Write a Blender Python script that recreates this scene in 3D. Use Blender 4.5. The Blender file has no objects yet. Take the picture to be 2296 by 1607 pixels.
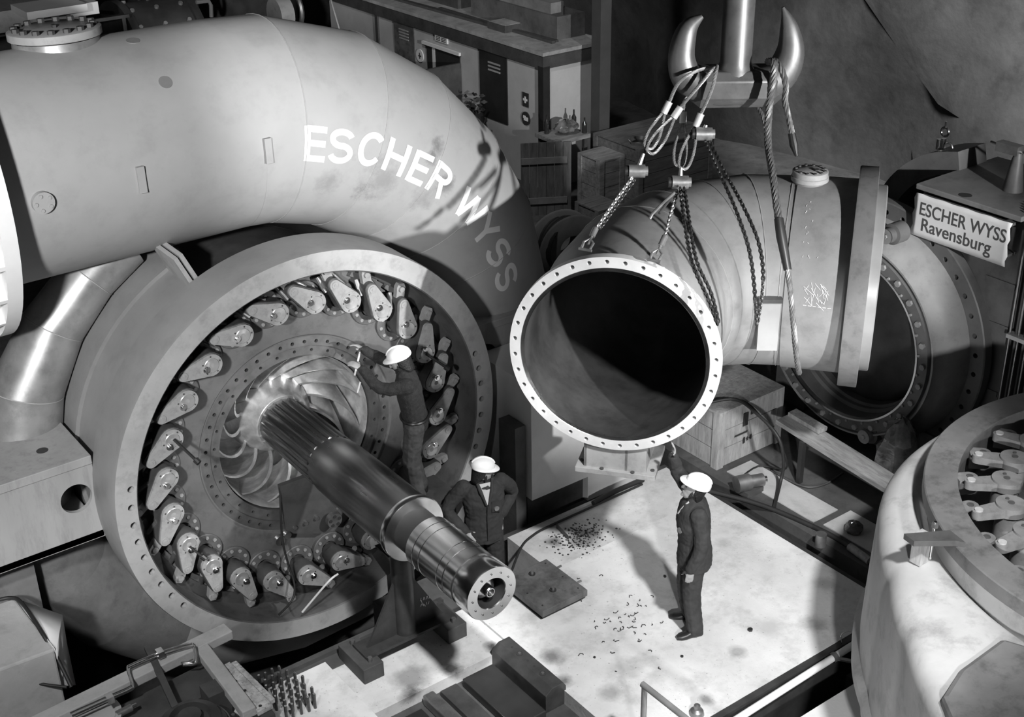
import bpy, bmesh, math, random
from mathutils import Vector, Matrix
random.seed(7)
sc = bpy.context.scene
COL = sc.collection
pi = math.pi
V3 = Vector
# ---------------------------------------------------------------- camera
# x runs along the hall to the right/back, y along the turbine shaft to the back, z up; platform top is z = 0
PITCH, YAW, ROLL, FPX = math.radians(27.063), math.radians(53.732), math.radians(1.035), 2978.4
CAM = V3((0, 0, 8.4))
fw = V3((math.cos(PITCH) * math.cos(YAW), math.cos(PITCH) * math.sin(YAW), -math.sin(PITCH)))
rt = fw.cross(V3((0, 0, 1))).normalized()
dn = fw.cross(rt)
rt, dn = math.cos(ROLL) * rt + math.sin(ROLL) * dn, -math.sin(ROLL) * rt + math.cos(ROLL) * dn
cd = bpy.data.cameras.new('camera'); cam = bpy.data.objects.new('camera', cd); COL.objects.link(cam)
cd.sensor_fit = 'HORIZONTAL'; cd.sensor_width = 36; cd.lens = FPX * 36 / 2296
cd.clip_start = 0.1; cd.clip_end = 200
cam.matrix_world = Matrix((( rt.x, -dn.x, -fw.x, CAM.x), (rt.y, -dn.y, -fw.y, CAM.y), (rt.z, -dn.z, -fw.z, CAM.z), (0, 0, 0, 1)))
sc.camera = cam
def ray(px, py):
    return fw + rt * ((px - 1148) / FPX) + dn * ((py - 803.5) / FPX)
def at(px, py, ax, val):
    """point of the plane x|y|z = val that the photograph shows at this pixel (surveying)"""
    d = ray(px, py); return CAM + d * ((val - CAM[ax]) / d[ax])
def atd(px, py, dist):
    return CAM + ray(px, py).normalized() * dist
def atn(px, py, p0, n):
    d = ray(px, py); return CAM + d * ((V3(p0) - CAM).dot(V3(n)) / d.dot(V3(n)))
# ---------------------------------------------------------------- world, lamps, exposure
w = bpy.data.worlds.new('hall'); sc.world = w; w.use_nodes = True
w.node_tree.nodes['Background'].inputs[0].default_value = (1, 1, 1, 1)
w.node_tree.nodes['Background'].inputs[1].default_value = 0.009
def lamp(name, loc, aim, power, size, cone=100, blend=.5):
    d = bpy.data.lights.new(name, 'SPOT'); d.energy = power; d.shadow_soft_size = size
    d.spot_size = math.radians(cone); d.spot_blend = blend
    o = bpy.data.objects.new(name, d); COL.objects.link(o); o.location = loc
    o.rotation_euler = (V3(aim) - V3(loc)).to_track_quat('-Z', 'Y').to_euler(); return o
lamp('flood_or_fill_lamp', (7.6, -3.2, 6.4), (9.2, 9.5, 5.1), 4600, .15, 39, .35)
lamp('flood_or_fill_lamp', (-2.7, 1.5, 8.5), (3.0, 10.9, 4.0), 3300, .30, 35, .6)
lamp('flood_or_fill_lamp', (4.5, -.5, 11.5), (8.0, 7.9, 0), 4400, .35, 23.5, .25)
lamp('flood_or_fill_lamp', (1.6, -.9, 4.6), (8.0, 4.9, .9), 1500, .2, 34, .4)  # fill spot added to brighten the left side of the flat casing
lamp('flood_or_fill_lamp', (2.5, 1.0, 12.0), (5.1, 8.75, 0), 4300, .3, 10, .25)  # extra narrow spot, added only to brighten the floor at the stand
lamp('flood_or_fill_lamp', (-1.5, 3.0, 9.5), (2.3, 9.4, .5), 1300, .3, 21, .5)
lamp('added_runner_spot', (9.0, 1.2, 8.0), (5.1, 10.5, 1.4), 1700, .2, 15, .6)  # added spot that brightens the runner and the shaft's upper side
lamp('added_hall_spot', (7.0, 13.0, 12.0), (14.4, 19.0, 1.6), 950, .4, 46, .5)  # added spot to lift the cabin and crates, not a known lamp
lamp('added_hall_spot', (14.6, 8.5, 9.0), (19.2, 12.2, 3.8), 4200, .4, 52, .6)  # added spot for the bright patch high on the right wall
vs = sc.view_settings; vs.view_transform = 'Standard'; vs.look = 'None'; vs.gamma = 1; vs.exposure = 1.15; vs.use_curve_mapping = False
# ---------------------------------------------------------------- materials
MATS = {}
def mat(name, v, rough=.6, metal=0.0, var=.18, scale=2.5, bump=0.0, stain=0.0, bscale=None, stretch=None):
    """procedural grey: base value v, broad tonal variation, darker stains, fine relief"""
    if name in MATS: return MATS[name]
    m = bpy.data.materials.new(name); m.use_nodes = True; t = m.node_tree; N = t.nodes; L = t.links
    b = N['Principled BSDF']; b.inputs['Roughness'].default_value = rough; b.inputs['Metallic'].default_value = metal
    tc = N.new('ShaderNodeTexCoord'); mp = N.new('ShaderNodeMapping'); L.new(tc.outputs['Object'], mp.inputs[0])
    if stretch: mp.inputs['Scale'].default_value = stretch
    n1 = N.new('ShaderNodeTexNoise'); n1.inputs['Scale'].default_value = scale; n1.inputs['Detail'].default_value = 6; n1.inputs['Roughness'].default_value = .62
    L.new(mp.outputs[0], n1.inputs['Vector'])
    r1 = N.new('ShaderNodeValToRGB'); L.new(n1.outputs['Fac'], r1.inputs[0])
    lo, hi = v * (1 - var), min(1, v * (1 + var))
    r1.color_ramp.elements[0].position = .3; r1.color_ramp.elements[1].position = .7
    r1.color_ramp.elements[0].color = (lo, lo, lo, 1); r1.color_ramp.elements[1].color = (hi, hi, hi, 1)
    out = r1.outputs[0]
    if stain > 0:
        n2 = N.new('ShaderNodeTexNoise'); n2.inputs['Scale'].default_value = scale * 2.7; n2.inputs['Detail'].default_value = 8; n2.inputs['Roughness'].default_value = .7
        L.new(mp.outputs[0], n2.inputs['Vector'])
        r2 = N.new('ShaderNodeValToRGB'); L.new(n2.outputs['Fac'], r2.inputs[0])
        r2.color_ramp.elements[0].position = .32; r2.color_ramp.elements[1].position = .5
        k = 1 - stain; r2.color_ramp.elements[0].color = (k, k, k, 1); r2.color_ramp.elements[1].color = (1, 1, 1, 1)
        mx = N.new('ShaderNodeMixRGB'); mx.blend_type = 'MULTIPLY'; mx.inputs[0].default_value = 1
        L.new(out, mx.inputs[1]); L.new(r2.outputs[0], mx.inputs[2]); out = mx.outputs[0]
    L.new(out, b.inputs['Base Color'])
    if metal > .4:
        rr = N.new('ShaderNodeMapRange'); L.new(n1.outputs['Fac'], rr.inputs[0])
        rr.inputs[3].default_value = max(.05, rough * .7); rr.inputs[4].default_value = min(1, rough * 1.4); L.new(rr.outputs[0], b.inputs['Roughness'])
    if bump > 0:
        n3 = N.new('ShaderNodeTexNoise'); n3.inputs['Scale'].default_value = bscale or scale * 9; n3.inputs['Detail'].default_value = 5
        L.new(mp.outputs[0], n3.inputs['Vector'])
        bp = N.new('ShaderNodeBump'); bp.inputs['Strength'].default_value = bump; bp.inputs['Distance'].default_value = .02
        L.new(n3.outputs['Fac'], bp.inputs['Height']); L.new(bp.outputs[0], b.inputs['Normal'])
    MATS[name] = m; return m
PAINT = mat('light_grey_casing_paint', .37, .72, var=.07, scale=1.2, stain=.10, bump=.05, bscale=14)
def smudge(m, spots):
    t = m.node_tree; N = t.nodes; L = t.links; b = N['Principled BSDF']; src = b.inputs['Base Color'].links[0].from_socket
    geo = N.new('ShaderNodeNewGeometry'); nz = N.new('ShaderNodeTexNoise'); nz.inputs['Scale'].default_value = 5; nz.inputs['Detail'].default_value = 8; nz.inputs['Roughness'].default_value = .75
    L.new(geo.outputs['Position'], nz.inputs['Vector'])
    for p, r, dark in spots:
        vd = N.new('ShaderNodeVectorMath'); vd.operation = 'DISTANCE'; vd.inputs[1].default_value = p; L.new(geo.outputs['Position'], vd.inputs[0])
        ad = N.new('ShaderNodeMath'); ad.operation = 'MULTIPLY_ADD'; L.new(nz.outputs['Fac'], ad.inputs[0]); ad.inputs[1].default_value = r * 2.2; L.new(vd.outputs['Value'], ad.inputs[2])
        mr = N.new('ShaderNodeMapRange'); L.new(ad.outputs[0], mr.inputs[0]); mr.inputs[1].default_value = r * 1.2; mr.inputs[2].default_value = r * 1.9; mr.inputs[3].default_value = dark; mr.inputs[4].default_value = 1
        mx = N.new('ShaderNodeMixRGB'); mx.blend_type = 'MULTIPLY'; mx.inputs[0].default_value = 1; L.new(src, mx.inputs[1]); L.new(mr.outputs[0], mx.inputs[2]); src = mx.outputs[0]
    L.new(src, b.inputs['Base Color'])
smudge(PAINT, [(tuple(at(px, py, 1, 10.97)), r, k) for px, py, r, k in ((985, 325, .14, .45), (1000, 410, .16, .45), (965, 355, .10, .5), (850, 400, .34, .72), (740, 410, .22, .72), (950, 450, .25, .7), (790, 350, .08, .55), (1040, 500, .12, .6), (820, 445, .18, .65))])
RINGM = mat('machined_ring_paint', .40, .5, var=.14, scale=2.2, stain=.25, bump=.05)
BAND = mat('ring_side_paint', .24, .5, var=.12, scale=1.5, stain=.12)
COVER = mat('head_cover_grey', .13, .5, var=.22, scale=2.0, stain=.35, bump=.08)
DARKM = mat('dark_painted_steel', .07, .45, var=.3, scale=3, stain=.2)
BLACKM = mat('black_oily_steel', .025, .4, var=.3, scale=3)
LEVERM = mat('lever_cast_paint', .34, .5, var=.2, scale=4, stain=.35)
STEEL = mat('bright_machined_steel', .72, .2, 1.0, var=.03, scale=3)
SHAFTM = mat('ground_shaft_steel', .28, .24, 1.0, var=.12, scale=3, stretch=(3, .6, 3))
POLISH = mat('polished_steel', .75, .2, 1.0, var=.2, scale=5)
DULLST = mat('dull_steel', .28, .42, .8, var=.3, scale=5)
PIPEM = mat('elbow_primer', .25, .5, var=.22, scale=1.4, stain=.22, bump=.06)
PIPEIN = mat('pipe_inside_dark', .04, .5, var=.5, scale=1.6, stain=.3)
FLANGE = mat('flange_machined_steel', .74, .42, .2, var=.10, scale=5)
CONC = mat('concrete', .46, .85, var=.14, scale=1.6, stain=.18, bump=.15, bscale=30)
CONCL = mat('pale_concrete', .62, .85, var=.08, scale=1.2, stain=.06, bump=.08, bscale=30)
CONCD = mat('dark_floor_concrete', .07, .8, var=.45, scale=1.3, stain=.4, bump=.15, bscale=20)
ROCK = mat('rough_rock_wall', .06, .95, var=.5, scale=.55, stain=.4, bump=.7, bscale=5)
WOOD = mat('crate_wood', .24, .8, var=.35, scale=2.5, stain=.35, stretch=(1, 6, 6), bump=.1)
WOODX = mat('crate_wood_pale', .34, .8, var=.3, scale=2.5, stain=.3, stretch=(6, 6, 1), bump=.1)
WHITEP = mat('white_paint', .80, .6, var=.05, scale=3)
BLACKP = mat('black_paint', .03, .6, var=.1)
EDGE = mat('dark_edge_steel', .05, .5, .3, var=.3, scale=5)
RUBBER = mat('black_rubber', .02, .55, var=.2)
WALLP = mat('cabin_wall_paint', .5, .6, var=.08, scale=1.5, stain=.08)
FABRIC = mat('dark_work_cloth', .03, .9, var=.3, scale=9, bump=.25, bscale=22)
FABRIC2 = mat('dark_wool_jumper', .022, .95, var=.4, scale=30, bump=.5, bscale=90)
JEANS = mat('dusty_work_trousers', .06, .9, var=.4, scale=8, stain=.3, bump=.25, bscale=22)
SKIN = mat('skin', .30, .55, var=.08, scale=8)
HAIR = mat('dark_hair', .012, .6, var=.3, scale=30, bump=.4, bscale=60)
SHOE = mat('black_leather', .015, .4, var=.3, scale=8)
HELM = mat('white_helmet_plastic', .85, .35, var=.02)
SHIRT = mat('white_shirt', .45, .9, var=.05)
# ---------------------------------------------------------------- mesh builder
ORG = {}
def frame(d):
    d = V3(d).normalized(); a = V3((0, 0, 1)) if abs(d.z) < .9 else V3((1, 0, 0))
    u = d.cross(a).normalized(); return u, d.cross(u).normalized(), d
class G:
    def __init__(s): s.v = []; s.f = []
    def add(s, vs, fs):
        o = len(s.v); s.v += [V3(q) for q in vs]; s.f += [tuple(i + o for i in q) for q in fs]; return s
    def bx(s, x0, x1, y0, y1, z0, z1, M=None):
        p = [V3((x, y, z)) for z in (z0, z1) for y in (y0, y1) for x in (x0, x1)]
        if M: p = [M @ q for q in p]
        return s.add(p, [(0, 2, 3, 1), (4, 5, 7, 6), (0, 1, 5, 4), (2, 6, 7, 3), (0, 4, 6, 2), (1, 3, 7, 5)])
    def bar(s, p0, p1, w, h, up=(0, 0, 1), ext=0):
        p0, p1 = V3(p0), V3(p1); d = (p1 - p0).normalized(); u = d.cross(V3(up)); 
        if u.length < 1e-4: u = d.cross(V3((1, 0, 0)))
        u.normalize(); t = u.cross(d).normalized(); p0 = p0 - d * ext; p1 = p1 + d * ext
        r = [p + u * a * w / 2 + t * b * h / 2 for p in (p0, p1) for a, b in ((-1, -1), (1, -1), (1, 1), (-1, 1))]
        return s.add(r, [(0, 1, 2, 3), (7, 6, 5, 4), (0, 4, 5, 1), (1, 5, 6, 2), (2, 6, 7, 3), (3, 7, 4, 0)])
    def loft(s, rings, ca=True, cb=True, closed=True, loop=False):
        n = len(rings[0]); vs = [p for r in rings for p in r]; fs = []
        K = len(rings)
        for k in range(K if loop else K - 1):
            k2 = (k + 1) % K
            for i in range(n if closed else n - 1):
                j = (i + 1) % n; fs.append((k * n + i, k * n + j, k2 * n + j, k2 * n + i))
        if ca and not loop: fs.append(tuple(range(n))[::-1])
        if cb and not loop: fs.append(tuple((K - 1) * n + i for i in range(n)))
        return s.add(vs, fs)
    def ring(s, c, d, r, n, ph=0):
        u, t, d = frame(d); return [V3(c) + (u * math.cos(a) + t * math.sin(a)) * r for a in (ph + 2 * pi * i / n for i in range(n))]
    def cyl(s, p0, p1, r0, r1=None, n=20, ca=True, cb=True, ph=0):
        d = V3(p1) - V3(p0); r1 = r0 if r1 is None else r1
        return s.loft([s.ring(p0, d, r0, n, ph), s.ring(p1, d, r1, n, ph)], ca, cb)
    def lathe(s, prof, o, d, n=64, closed=False, a0=0, a1=2 * pi):
        """prof: (radius, height along d)"""
        u, t, d = frame(d); o = V3(o); full = abs(a1 - a0 - 2 * pi) < 1e-6
        m = n if full else n + 1; rr = []
        for i in range(m):
            a = a0 + (a1 - a0) * i / n; e = u * math.cos(a) + t * math.sin(a); rr.append([o + e * r + d * h for r, h in prof])
        K = len(prof); fs = []
        for i in range(n):
            j = (i + 1) % m
            for k in range(K if closed else K - 1):
                l = (k + 1) % K
                fs.append((i * K + k, i * K + l, j * K + l, j * K + k))
        return s.add([p for r in rr for p in r], fs)
    def tube(s, path, r, n=8, closed=False, caps=True):
        path = [V3(p) for p in path]; K = len(path); rings = []
        u = None
        for i, p in enumerate(path):
            a = path[i - 1] if (i or closed) else p; b = path[(i + 1) % K] if (i < K - 1 or closed) else p
            d = (b - a).normalized()
            if u is None: u = frame(d)[0]
            u = (u - d * u.dot(d)).normalized(); t = d.cross(u); q = r[i] if isinstance(r, (list, tuple)) else r
            rings.append([p + (u * math.cos(2 * pi * k / n) + t * math.sin(2 * pi * k / n)) * q for k in range(n)])
        return s.loft(rings, caps, caps, True, closed)
    def prism(s, pts, o, u, v, w):
        o, u, v, w = V3(o), V3(u), V3(v), V3(w); n = len(pts)
        a = [o + u * x + v * y for x, y in pts]; b = [p + w for p in a]
        return s.add(a + b, [tuple(range(n))[::-1], tuple(range(n, 2 * n))] + [(i, (i + 1) % n, n + (i + 1) % n, n + i) for i in range(n)])
    def sph(s, c, r, n=16, m=10, sq=(1, 1, 1), z0=-1, z1=1, M=None):
        rings = []
        for k in range(m + 1):
            e = math.asin(z0) + (math.asin(z1) - math.asin(z0)) * k / m
            rr = [V3((math.cos(e) * math.cos(2 * pi * i / n) * sq[0], math.cos(e) * math.sin(2 * pi * i / n) * sq[1], math.sin(e) * sq[2])) * r for i in range(n)]
            rings.append([V3(c) + (M @ q if M else q) for q in rr])
        return s.loft(rings, z0 > -.999, z1 < .999)
    def grid(s, rows):
        n = len(rows[0]); return s.add([p for r in rows for p in r], [(k * n + i, k * n + i + 1, (k + 1) * n + i + 1, (k + 1) * n + i) for k in range(len(rows) - 1) for i in range(n - 1)])
    def holed(s, o, d, R0, R1, Rh, rh, n, th, depth, ph=0, skip=None, up=None):
        """flat annulus facing along d with n real round holes on circle Rh, hole walls going back by depth"""
        if up: dd = V3(d).normalized(); u = (V3(up) - dd * V3(up).dot(dd)).normalized(); t = u.cross(dd); d = dd
        else: u, t, d = frame(d)
        o = V3(o)
        P = lambda R, a: o + (u * math.cos(a) + t * math.sin(a)) * R
        for k in range(n):
            a = ph + 2 * pi * k / n; h = pi / n
            bd = [(R1, a - h), (R1, a - h * .5), (R1, a), (R1, a + h * .5), (R1, a + h), (Rh + (R1 - Rh) * .4, a + h), (Rh, a + h), (Rh + (R0 - Rh) * .4, a + h), (R0, a + h), (R0, a + h * .5), (R0, a), (R0, a - h * .5), (R0, a - h), (Rh + (R0 - Rh) * .4, a - h), (Rh, a - h), (Rh + (R1 - Rh) * .4, a - h)]
            B = [P(*q) for q in bd]
            if skip and skip(a): s.add(B, [tuple(range(16))]); continue
            c = P(Rh, a); er = (u * math.cos(a) + t * math.sin(a)); et = (-u * math.sin(a) + t * math.cos(a))
            Hh = []
            for q in B:
                w_ = q - c; ang = math.atan2(w_.dot(et), w_.dot(er)); Hh.append(c + (er * math.cos(ang) + et * math.sin(ang)) * rh)
            D = [q - d * depth for q in Hh]
            fs = [(i, (i + 1) % 16, 16 + (i + 1) % 16, 16 + i) for i in range(16)] + [(16 + i, 16 + (i + 1) % 16, 32 + (i + 1) % 16, 32 + i) for i in range(16)] + [tuple(range(32, 48))]
            s.add(B + Hh + D, fs)
        return s
    def obj(s, name, m, parent=None, smooth=35, loc=None, bevel=0, merge=False, **pr):
        if parent is not None: o0 = ORG[parent]
        elif loc is not None: o0 = V3(loc)
        else:
            xs = [p.x for p in s.v]; ys = [p.y for p in s.v]; o0 = V3(((min(xs) + max(xs)) / 2, (min(ys) + max(ys)) / 2, min(p.z for p in s.v)))
        me = bpy.data.meshes.new(name); me.from_pydata([p - o0 for p in s.v], [], s.f)
        bm = bmesh.new(); bm.from_mesh(me)
        if merge: bmesh.ops.remove_doubles(bm, verts=bm.verts, dist=1e-5)
        bmesh.ops.recalc_face_normals(bm, faces=bm.faces); bm.to_mesh(me); bm.free()
        if smooth:
            for q in me.polygons: q.use_smooth = True
            me.set_sharp_from_angle(angle=math.radians(smooth))
        me.materials.append(m)
        o = bpy.data.objects.new(name, me); COL.objects.link(o); ORG[o] = o0
        if parent is not None: o.parent = parent
        else: o.location = o0
        if bevel:
            b = o.modifiers.new('bevel', 'BEVEL'); b.width = bevel; b.segments = 2; b.limit_method = 'ANGLE'; b.angle_limit = math.radians(40)
        for k, q in pr.items(): o[k] = q
        return o
def thing(name, loc, label, category, group=None):
    o = bpy.data.objects.new(name, None); COL.objects.link(o); o.location = loc; o.empty_display_size = .1
    o['label'] = label; o['category'] = category
    if group: o['group'] = group
    ORG[o] = V3(loc); return o
def dup(root, loc=None, rot=None, parent=None, mtx=None):
    r = root.copy(); COL.objects.link(r); ORG[r] = ORG[root]
    if parent is not None: r.parent = parent
    if mtx is not None: r.matrix_local = mtx
    elif loc is not None: r.location = loc
    if rot is not None: r.rotation_euler = rot
    for c in list(root.children): dup(c, parent=r)
    return r
def bolt(g, p, d, r, h, n=6):
    return g.cyl(p, V3(p) + V3(d).normalized() * h, r, n=n)
# ================================================================= setting
def spotted(name, v, spots, rough=.85, var=.2, scale=1.1, speck=.5):
    """concrete with oil stains that have a place and shape of their own (world position)"""
    m = mat(name, v, rough, var=var, scale=scale, stain=speck * .5, bump=.1, bscale=30)
    t = m.node_tree; N = t.nodes; L = t.links; b = N['Principled BSDF']
    src = b.inputs['Base Color'].links[0].from_socket
    geo = N.new('ShaderNodeNewGeometry'); nz = N.new('ShaderNodeTexNoise'); nz.inputs['Scale'].default_value = 3.2; nz.inputs['Detail'].default_value = 7
    nz.inputs['Roughness'].default_value = .7; L.new(geo.outputs['Position'], nz.inputs['Vector'])
    for x, y, r, dark in spots:
        vd = N.new('ShaderNodeVectorMath'); vd.operation = 'DISTANCE'; vd.inputs[1].default_value = (x, y, 0); L.new(geo.outputs['Position'], vd.inputs[0])
        ad = N.new('ShaderNodeMath'); ad.operation = 'MULTIPLY_ADD'; L.new(nz.outputs['Fac'], ad.inputs[0]); ad.inputs[1].default_value = r * 1.5; L.new(vd.outputs['Value'], ad.inputs[2])
        mr = N.new('ShaderNodeMapRange'); L.new(ad.outputs[0], mr.inputs[0]); mr.inputs[1].default_value = r * 1.1; mr.inputs[2].default_value = r * 1.75; mr.inputs[3].default_value = dark; mr.inputs[4].default_value = 1
        mx = N.new('ShaderNodeMixRGB'); mx.blend_type = 'MULTIPLY'; mx.inputs[0].default_value = 1; L.new(src, mx.inputs[1]); L.new(mr.outputs[0], mx.inputs[2]); src = mx.outputs[0]
    # fine dark specks
    n4 = N.new('ShaderNodeTexNoise'); n4.inputs['Scale'].default_value = 38; n4.inputs['Detail'].default_value = 3; L.new(geo.outputs['Position'], n4.inputs['Vector'])
    r4 = N.new('ShaderNodeMapRange'); L.new(n4.outputs['Fac'], r4.inputs[0]); r4.inputs[1].default_value = .27; r4.inputs[2].default_value = .33; r4.inputs[3].default_value = 1 - speck; r4.inputs[4].default_value = 1
    mx = N.new('ShaderNodeMixRGB'); mx.blend_type = 'MULTIPLY'; mx.inputs[0].default_value = 1; L.new(src, mx.inputs[1]); L.new(r4.outputs[0], mx.inputs[2])
    L.new(mx.outputs[0], b.inputs['Base Color']); return m
PLAT = spotted('platform_concrete', .60, [(7.75, 9.3, .22, .35), (7.45, 9.45, .12, .3), (6.25, 7.95, .16, .35), (6.12, 7.6, .12, .3), (6.35, 7.2, .14, .6), (7.0, 6.6, .1, .45), (8.6, 6.75, .18, .6), (9.2, 7.1, .16, .65), (7.7, 6.9, .12, .6), (8.9, 8.3, .12, .75), (6.7, 7.4, .2, .7), (8.2, 7.0, .2, .75)])
PLAT2 = spotted('lower_platform_concrete', .62, [(5.9, 8.45, .10, .12), (5.4, 8.45, .14, .15), (4.9, 8.35, .16, .2), (5.0, 8.55, .22, .5)])
def slab(name, m, x0, x1, y0, y1, z0, z1): return G().bx(x0, x1, y0, y1, z0, z1).obj(name, m, None, 0, kind='structure')
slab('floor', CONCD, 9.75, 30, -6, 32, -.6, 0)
slab('floor_platform', PLAT, 6.04, 9.46, 6.42, 9.05, -.6, 0)
slab('floor_platform_back', PLAT, 7.1, 9.46, 9.05, 9.82, -.6, 0)
slab('floor_platform_left', PLAT2, 4.42, 6.04, 8.35, 9.12, -.6, -.03)
slab('floor_platform_strip', PLAT2, 4.42, 6.04, 5.0, 6.55, -.6, -.03)
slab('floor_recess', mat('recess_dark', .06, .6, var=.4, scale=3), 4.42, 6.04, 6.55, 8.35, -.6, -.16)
slab('floor_slab_left', PLAT2, 1.0, 4.42, 6.0, 9.12, -.6, .10)
slab('floor_near', CONCL, 4.42, 30, 1.5, 5.93, -.6, -.02)
slab('floor_trench', BLACKM, 4.42, 9.75, 5.9, 6.45, -.9, -.6)
slab('floor_channel', BLACKM, 9.4, 9.8, 6.4, 14, -.9, -.5)
slab('floor_lower', CONCD, 5.6, 7.12, 9.12, 10.25, -.9, -.42)
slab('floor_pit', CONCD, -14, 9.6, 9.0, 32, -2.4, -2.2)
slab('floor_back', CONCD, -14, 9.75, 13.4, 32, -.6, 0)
slab('wall_pit_front', CONC, 1.0, 5.6, 9.1, 9.2, -2.3, -.05)
slab('wall_pit_left', CONC, .6, 1.0, 9.0, 13.4, -2.3, 1.1)
slab('wall_pit_right', CONCD, 7.12, 9.6, 9.82, 10.0, -2.3, -.1)
slab('wall_back', ROCK, -16, 32, 31, 31.5, -3, 18)
slab('wall_left', ROCK, -16.5, -16, -6, 32, -3, 18)
# rough rock wall on the right with real relief
rows = []
for i in range(41):
    y = -4 + 36 * i / 40; row = []
    for j in range(19):
        z = -1 + 16 * j / 18; row.append(V3((19.2 + random.uniform(-.16, .16) + .35 * math.sin(y * .9 + z * .5) * math.sin(z * .8 + 1), y + random.uniform(-.2, .2), z)))
    rows.append(row)
G().grid(rows).obj('wall_right', ROCK, None, 120, kind='structure')
# steel edge beam between platform and pit
G().bx(2.4, 5.9, 9.12, 9.30, -.22, -.02).bx(2.4, 5.9, 9.30, 9.36, -.22, .03).obj('trim_1', DARKM, None, 0, kind='structure')
# foot of the concrete pedestal behind the platform
g = G(); g.bx(7.52, 8.36, 9.92, 10.9, .26, 1.7).bx(8.36, 9.3, 9.96, 10.9, -.1, 1.55)
g.obj('concrete_pedestal', CONCL, None, 0, label='pale concrete pedestal behind the platform under the elbow mouth', category='pedestal')
G().bx(7.55, 8.36, 10.05, 10.9, -.6, .255).obj('wall_pedestal_base', CONCD, None, 0, kind='structure')
G().bx(7.36, 7.50, 10.0, 10.3, -.6, 1.2).obj('wall_pedestal_side', CONCD, None, 0, kind='structure')

# steel edging of the platform towards trench and channel
G().bx(6.04, 9.5, 6.35, 6.42, -.6, -.004).bx(9.46, 9.52, 6.42, 9.82, -.6, -.004).obj('trim_3', EDGE, None, 0, kind='structure')
slab('wall_under_bracket', mat('shaded_pit_concrete', .2, .85, var=.25, scale=1.5, stain=.3), .2, 2.5, 11.3, 11.45, -2.3, 1.11)  # darker copy of the concrete, pit shade put into its colour
slab('wall_under_bracket_right', CONCD, 7.5, 9.4, 10.95, 11.0, -2.3, 1.0)
# ================================================================= turbine with spiral casing
TX, TZ, YF = 5.228, 1.508, 10.4
def tp(R, a, y): return V3((TX + R * math.sin(a), y, TZ + R * math.cos(a)))
FRONT = (0, -1, 0)
turb = thing('francis_turbine', (TX, 11.0, -.9), 'huge pale grey spiral-cased water turbine with lettered casing and ring of levers', 'turbine')
def tl(prof, name, m, n=128, closed=False, parent=turb, smooth=35):
    # prof: (R, y)
    return G().lathe([(r, -(y - YF)) for r, y in prof], (TX, YF, TZ), FRONT, n, closed).obj(name, m, parent, smooth)
# outer ring: side band, inner wall; its front face carries real holes
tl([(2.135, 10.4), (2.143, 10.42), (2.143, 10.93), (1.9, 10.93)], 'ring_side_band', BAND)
tl([(1.927, 10.4), (1.915, 10.41), (1.915, 10.9)], 'ring_inner_wall', COVER)
def fskip(a):
    g = (math.degrees(a) + 180) % 360 - 180
    return not (-125 < g < -78 or 70 < g < 118)
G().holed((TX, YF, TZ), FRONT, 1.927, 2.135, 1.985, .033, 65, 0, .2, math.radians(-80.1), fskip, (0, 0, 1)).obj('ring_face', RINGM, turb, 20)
# stay ring behind, and radial joint plates
tl([(1.80, 10.9), (1.80, 12.4)], 'stay_ring', DARKM)  # set deep and dark: shade under the casing put into shape and colour
g = G(); ROW = []
for i in range(41):
    a = math.radians(190 + 148 * i / 40); ROW.append([tp(R_, a, y) for R_, y in ((1.8, 10.93), (2.06, 10.94), (2.06, 11.5), (2.1, 11.5), (2.1, 12.4))])
g.grid(ROW).obj('stay_ring_wall', BAND, turb, 35)
# head cover
tl([(1.92, 10.885), (1.36, 10.875), (1.3, 10.845), (1.115, 10.845), (1.1, 10.86), (1.087, 10.862)], 'head_cover', COVER)
tl([(1.915, 10.80), (1.80, 10.80), (1.80, 10.9), (1.915, 10.9)], 'regulating_ring', DARKM, closed=True)
# bolt ring round the runner opening
G().holed((TX, 10.862, TZ), FRONT, .985, 1.087, 1.032, .02, 48, 0, .12, .03, None, (0, 0, 1)).obj('bolt_ring_outer', DULLST, turb, 20)
G().holed((TX, 10.885, TZ), FRONT, .875, .975, .93, .017, 30, 0, .12, .06, None, (0, 0, 1)).obj('bolt_ring_inner', DULLST, turb, 20)
tl([(.985, 10.862), (.98, 10.885), (.975, 10.885)], 'bolt_ring_step', DULLST)
tl([(.875, 10.885), (.872, 10.95), (.86, 11.2), (.84, 11.8), (0.2, 11.85)], 'throat', DULLST)
# guide vane levers: base flange > screws, stem, lever > cap, screw, pin
def lever_set():
    # local frame: origin on the hub axis at the lever front face, -y to the front, lever pointing along local +z
    root = bpy.data.objects.new('guide_vane_lever', None)
    L = .28
    def teardrop(r0, r1, k=9):
        b = math.asin((r0 - r1) / L); pts = []
        for i in range(k + 1):
            a = pi - b + (pi + 2 * b) * i / k
            pts.append((r0 * math.cos(a), r0 * math.sin(a)))
        for i in range(k + 1):
            a = b + (pi - 2 * b) * i / k - 0
            pts.append((r1 * math.cos(a), L + r1 * math.sin(a)))
        return pts
    g = G().prism(teardrop(.112, .055), (0, 0, 0), (1, 0, 0), (0, 0, 1), (0, .03, 0))
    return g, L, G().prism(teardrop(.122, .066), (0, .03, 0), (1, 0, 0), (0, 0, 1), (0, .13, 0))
LV = lever_set()
def mk(g, name, m, parent, smooth=30):
    """mesh whose vertices are already local to the part"""
    ORG.setdefault(parent, V3((0, 0, 0))); keep = ORG[parent]; ORG[parent] = V3((0, 0, 0))
    o = g.obj(name, m, parent, smooth); ORG[parent] = keep; ORG[o] = V3((0, 0, 0)); return o
lev0 = mk(LV[0], 'guide_vane_lever', LEVERM, turb); 
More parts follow.
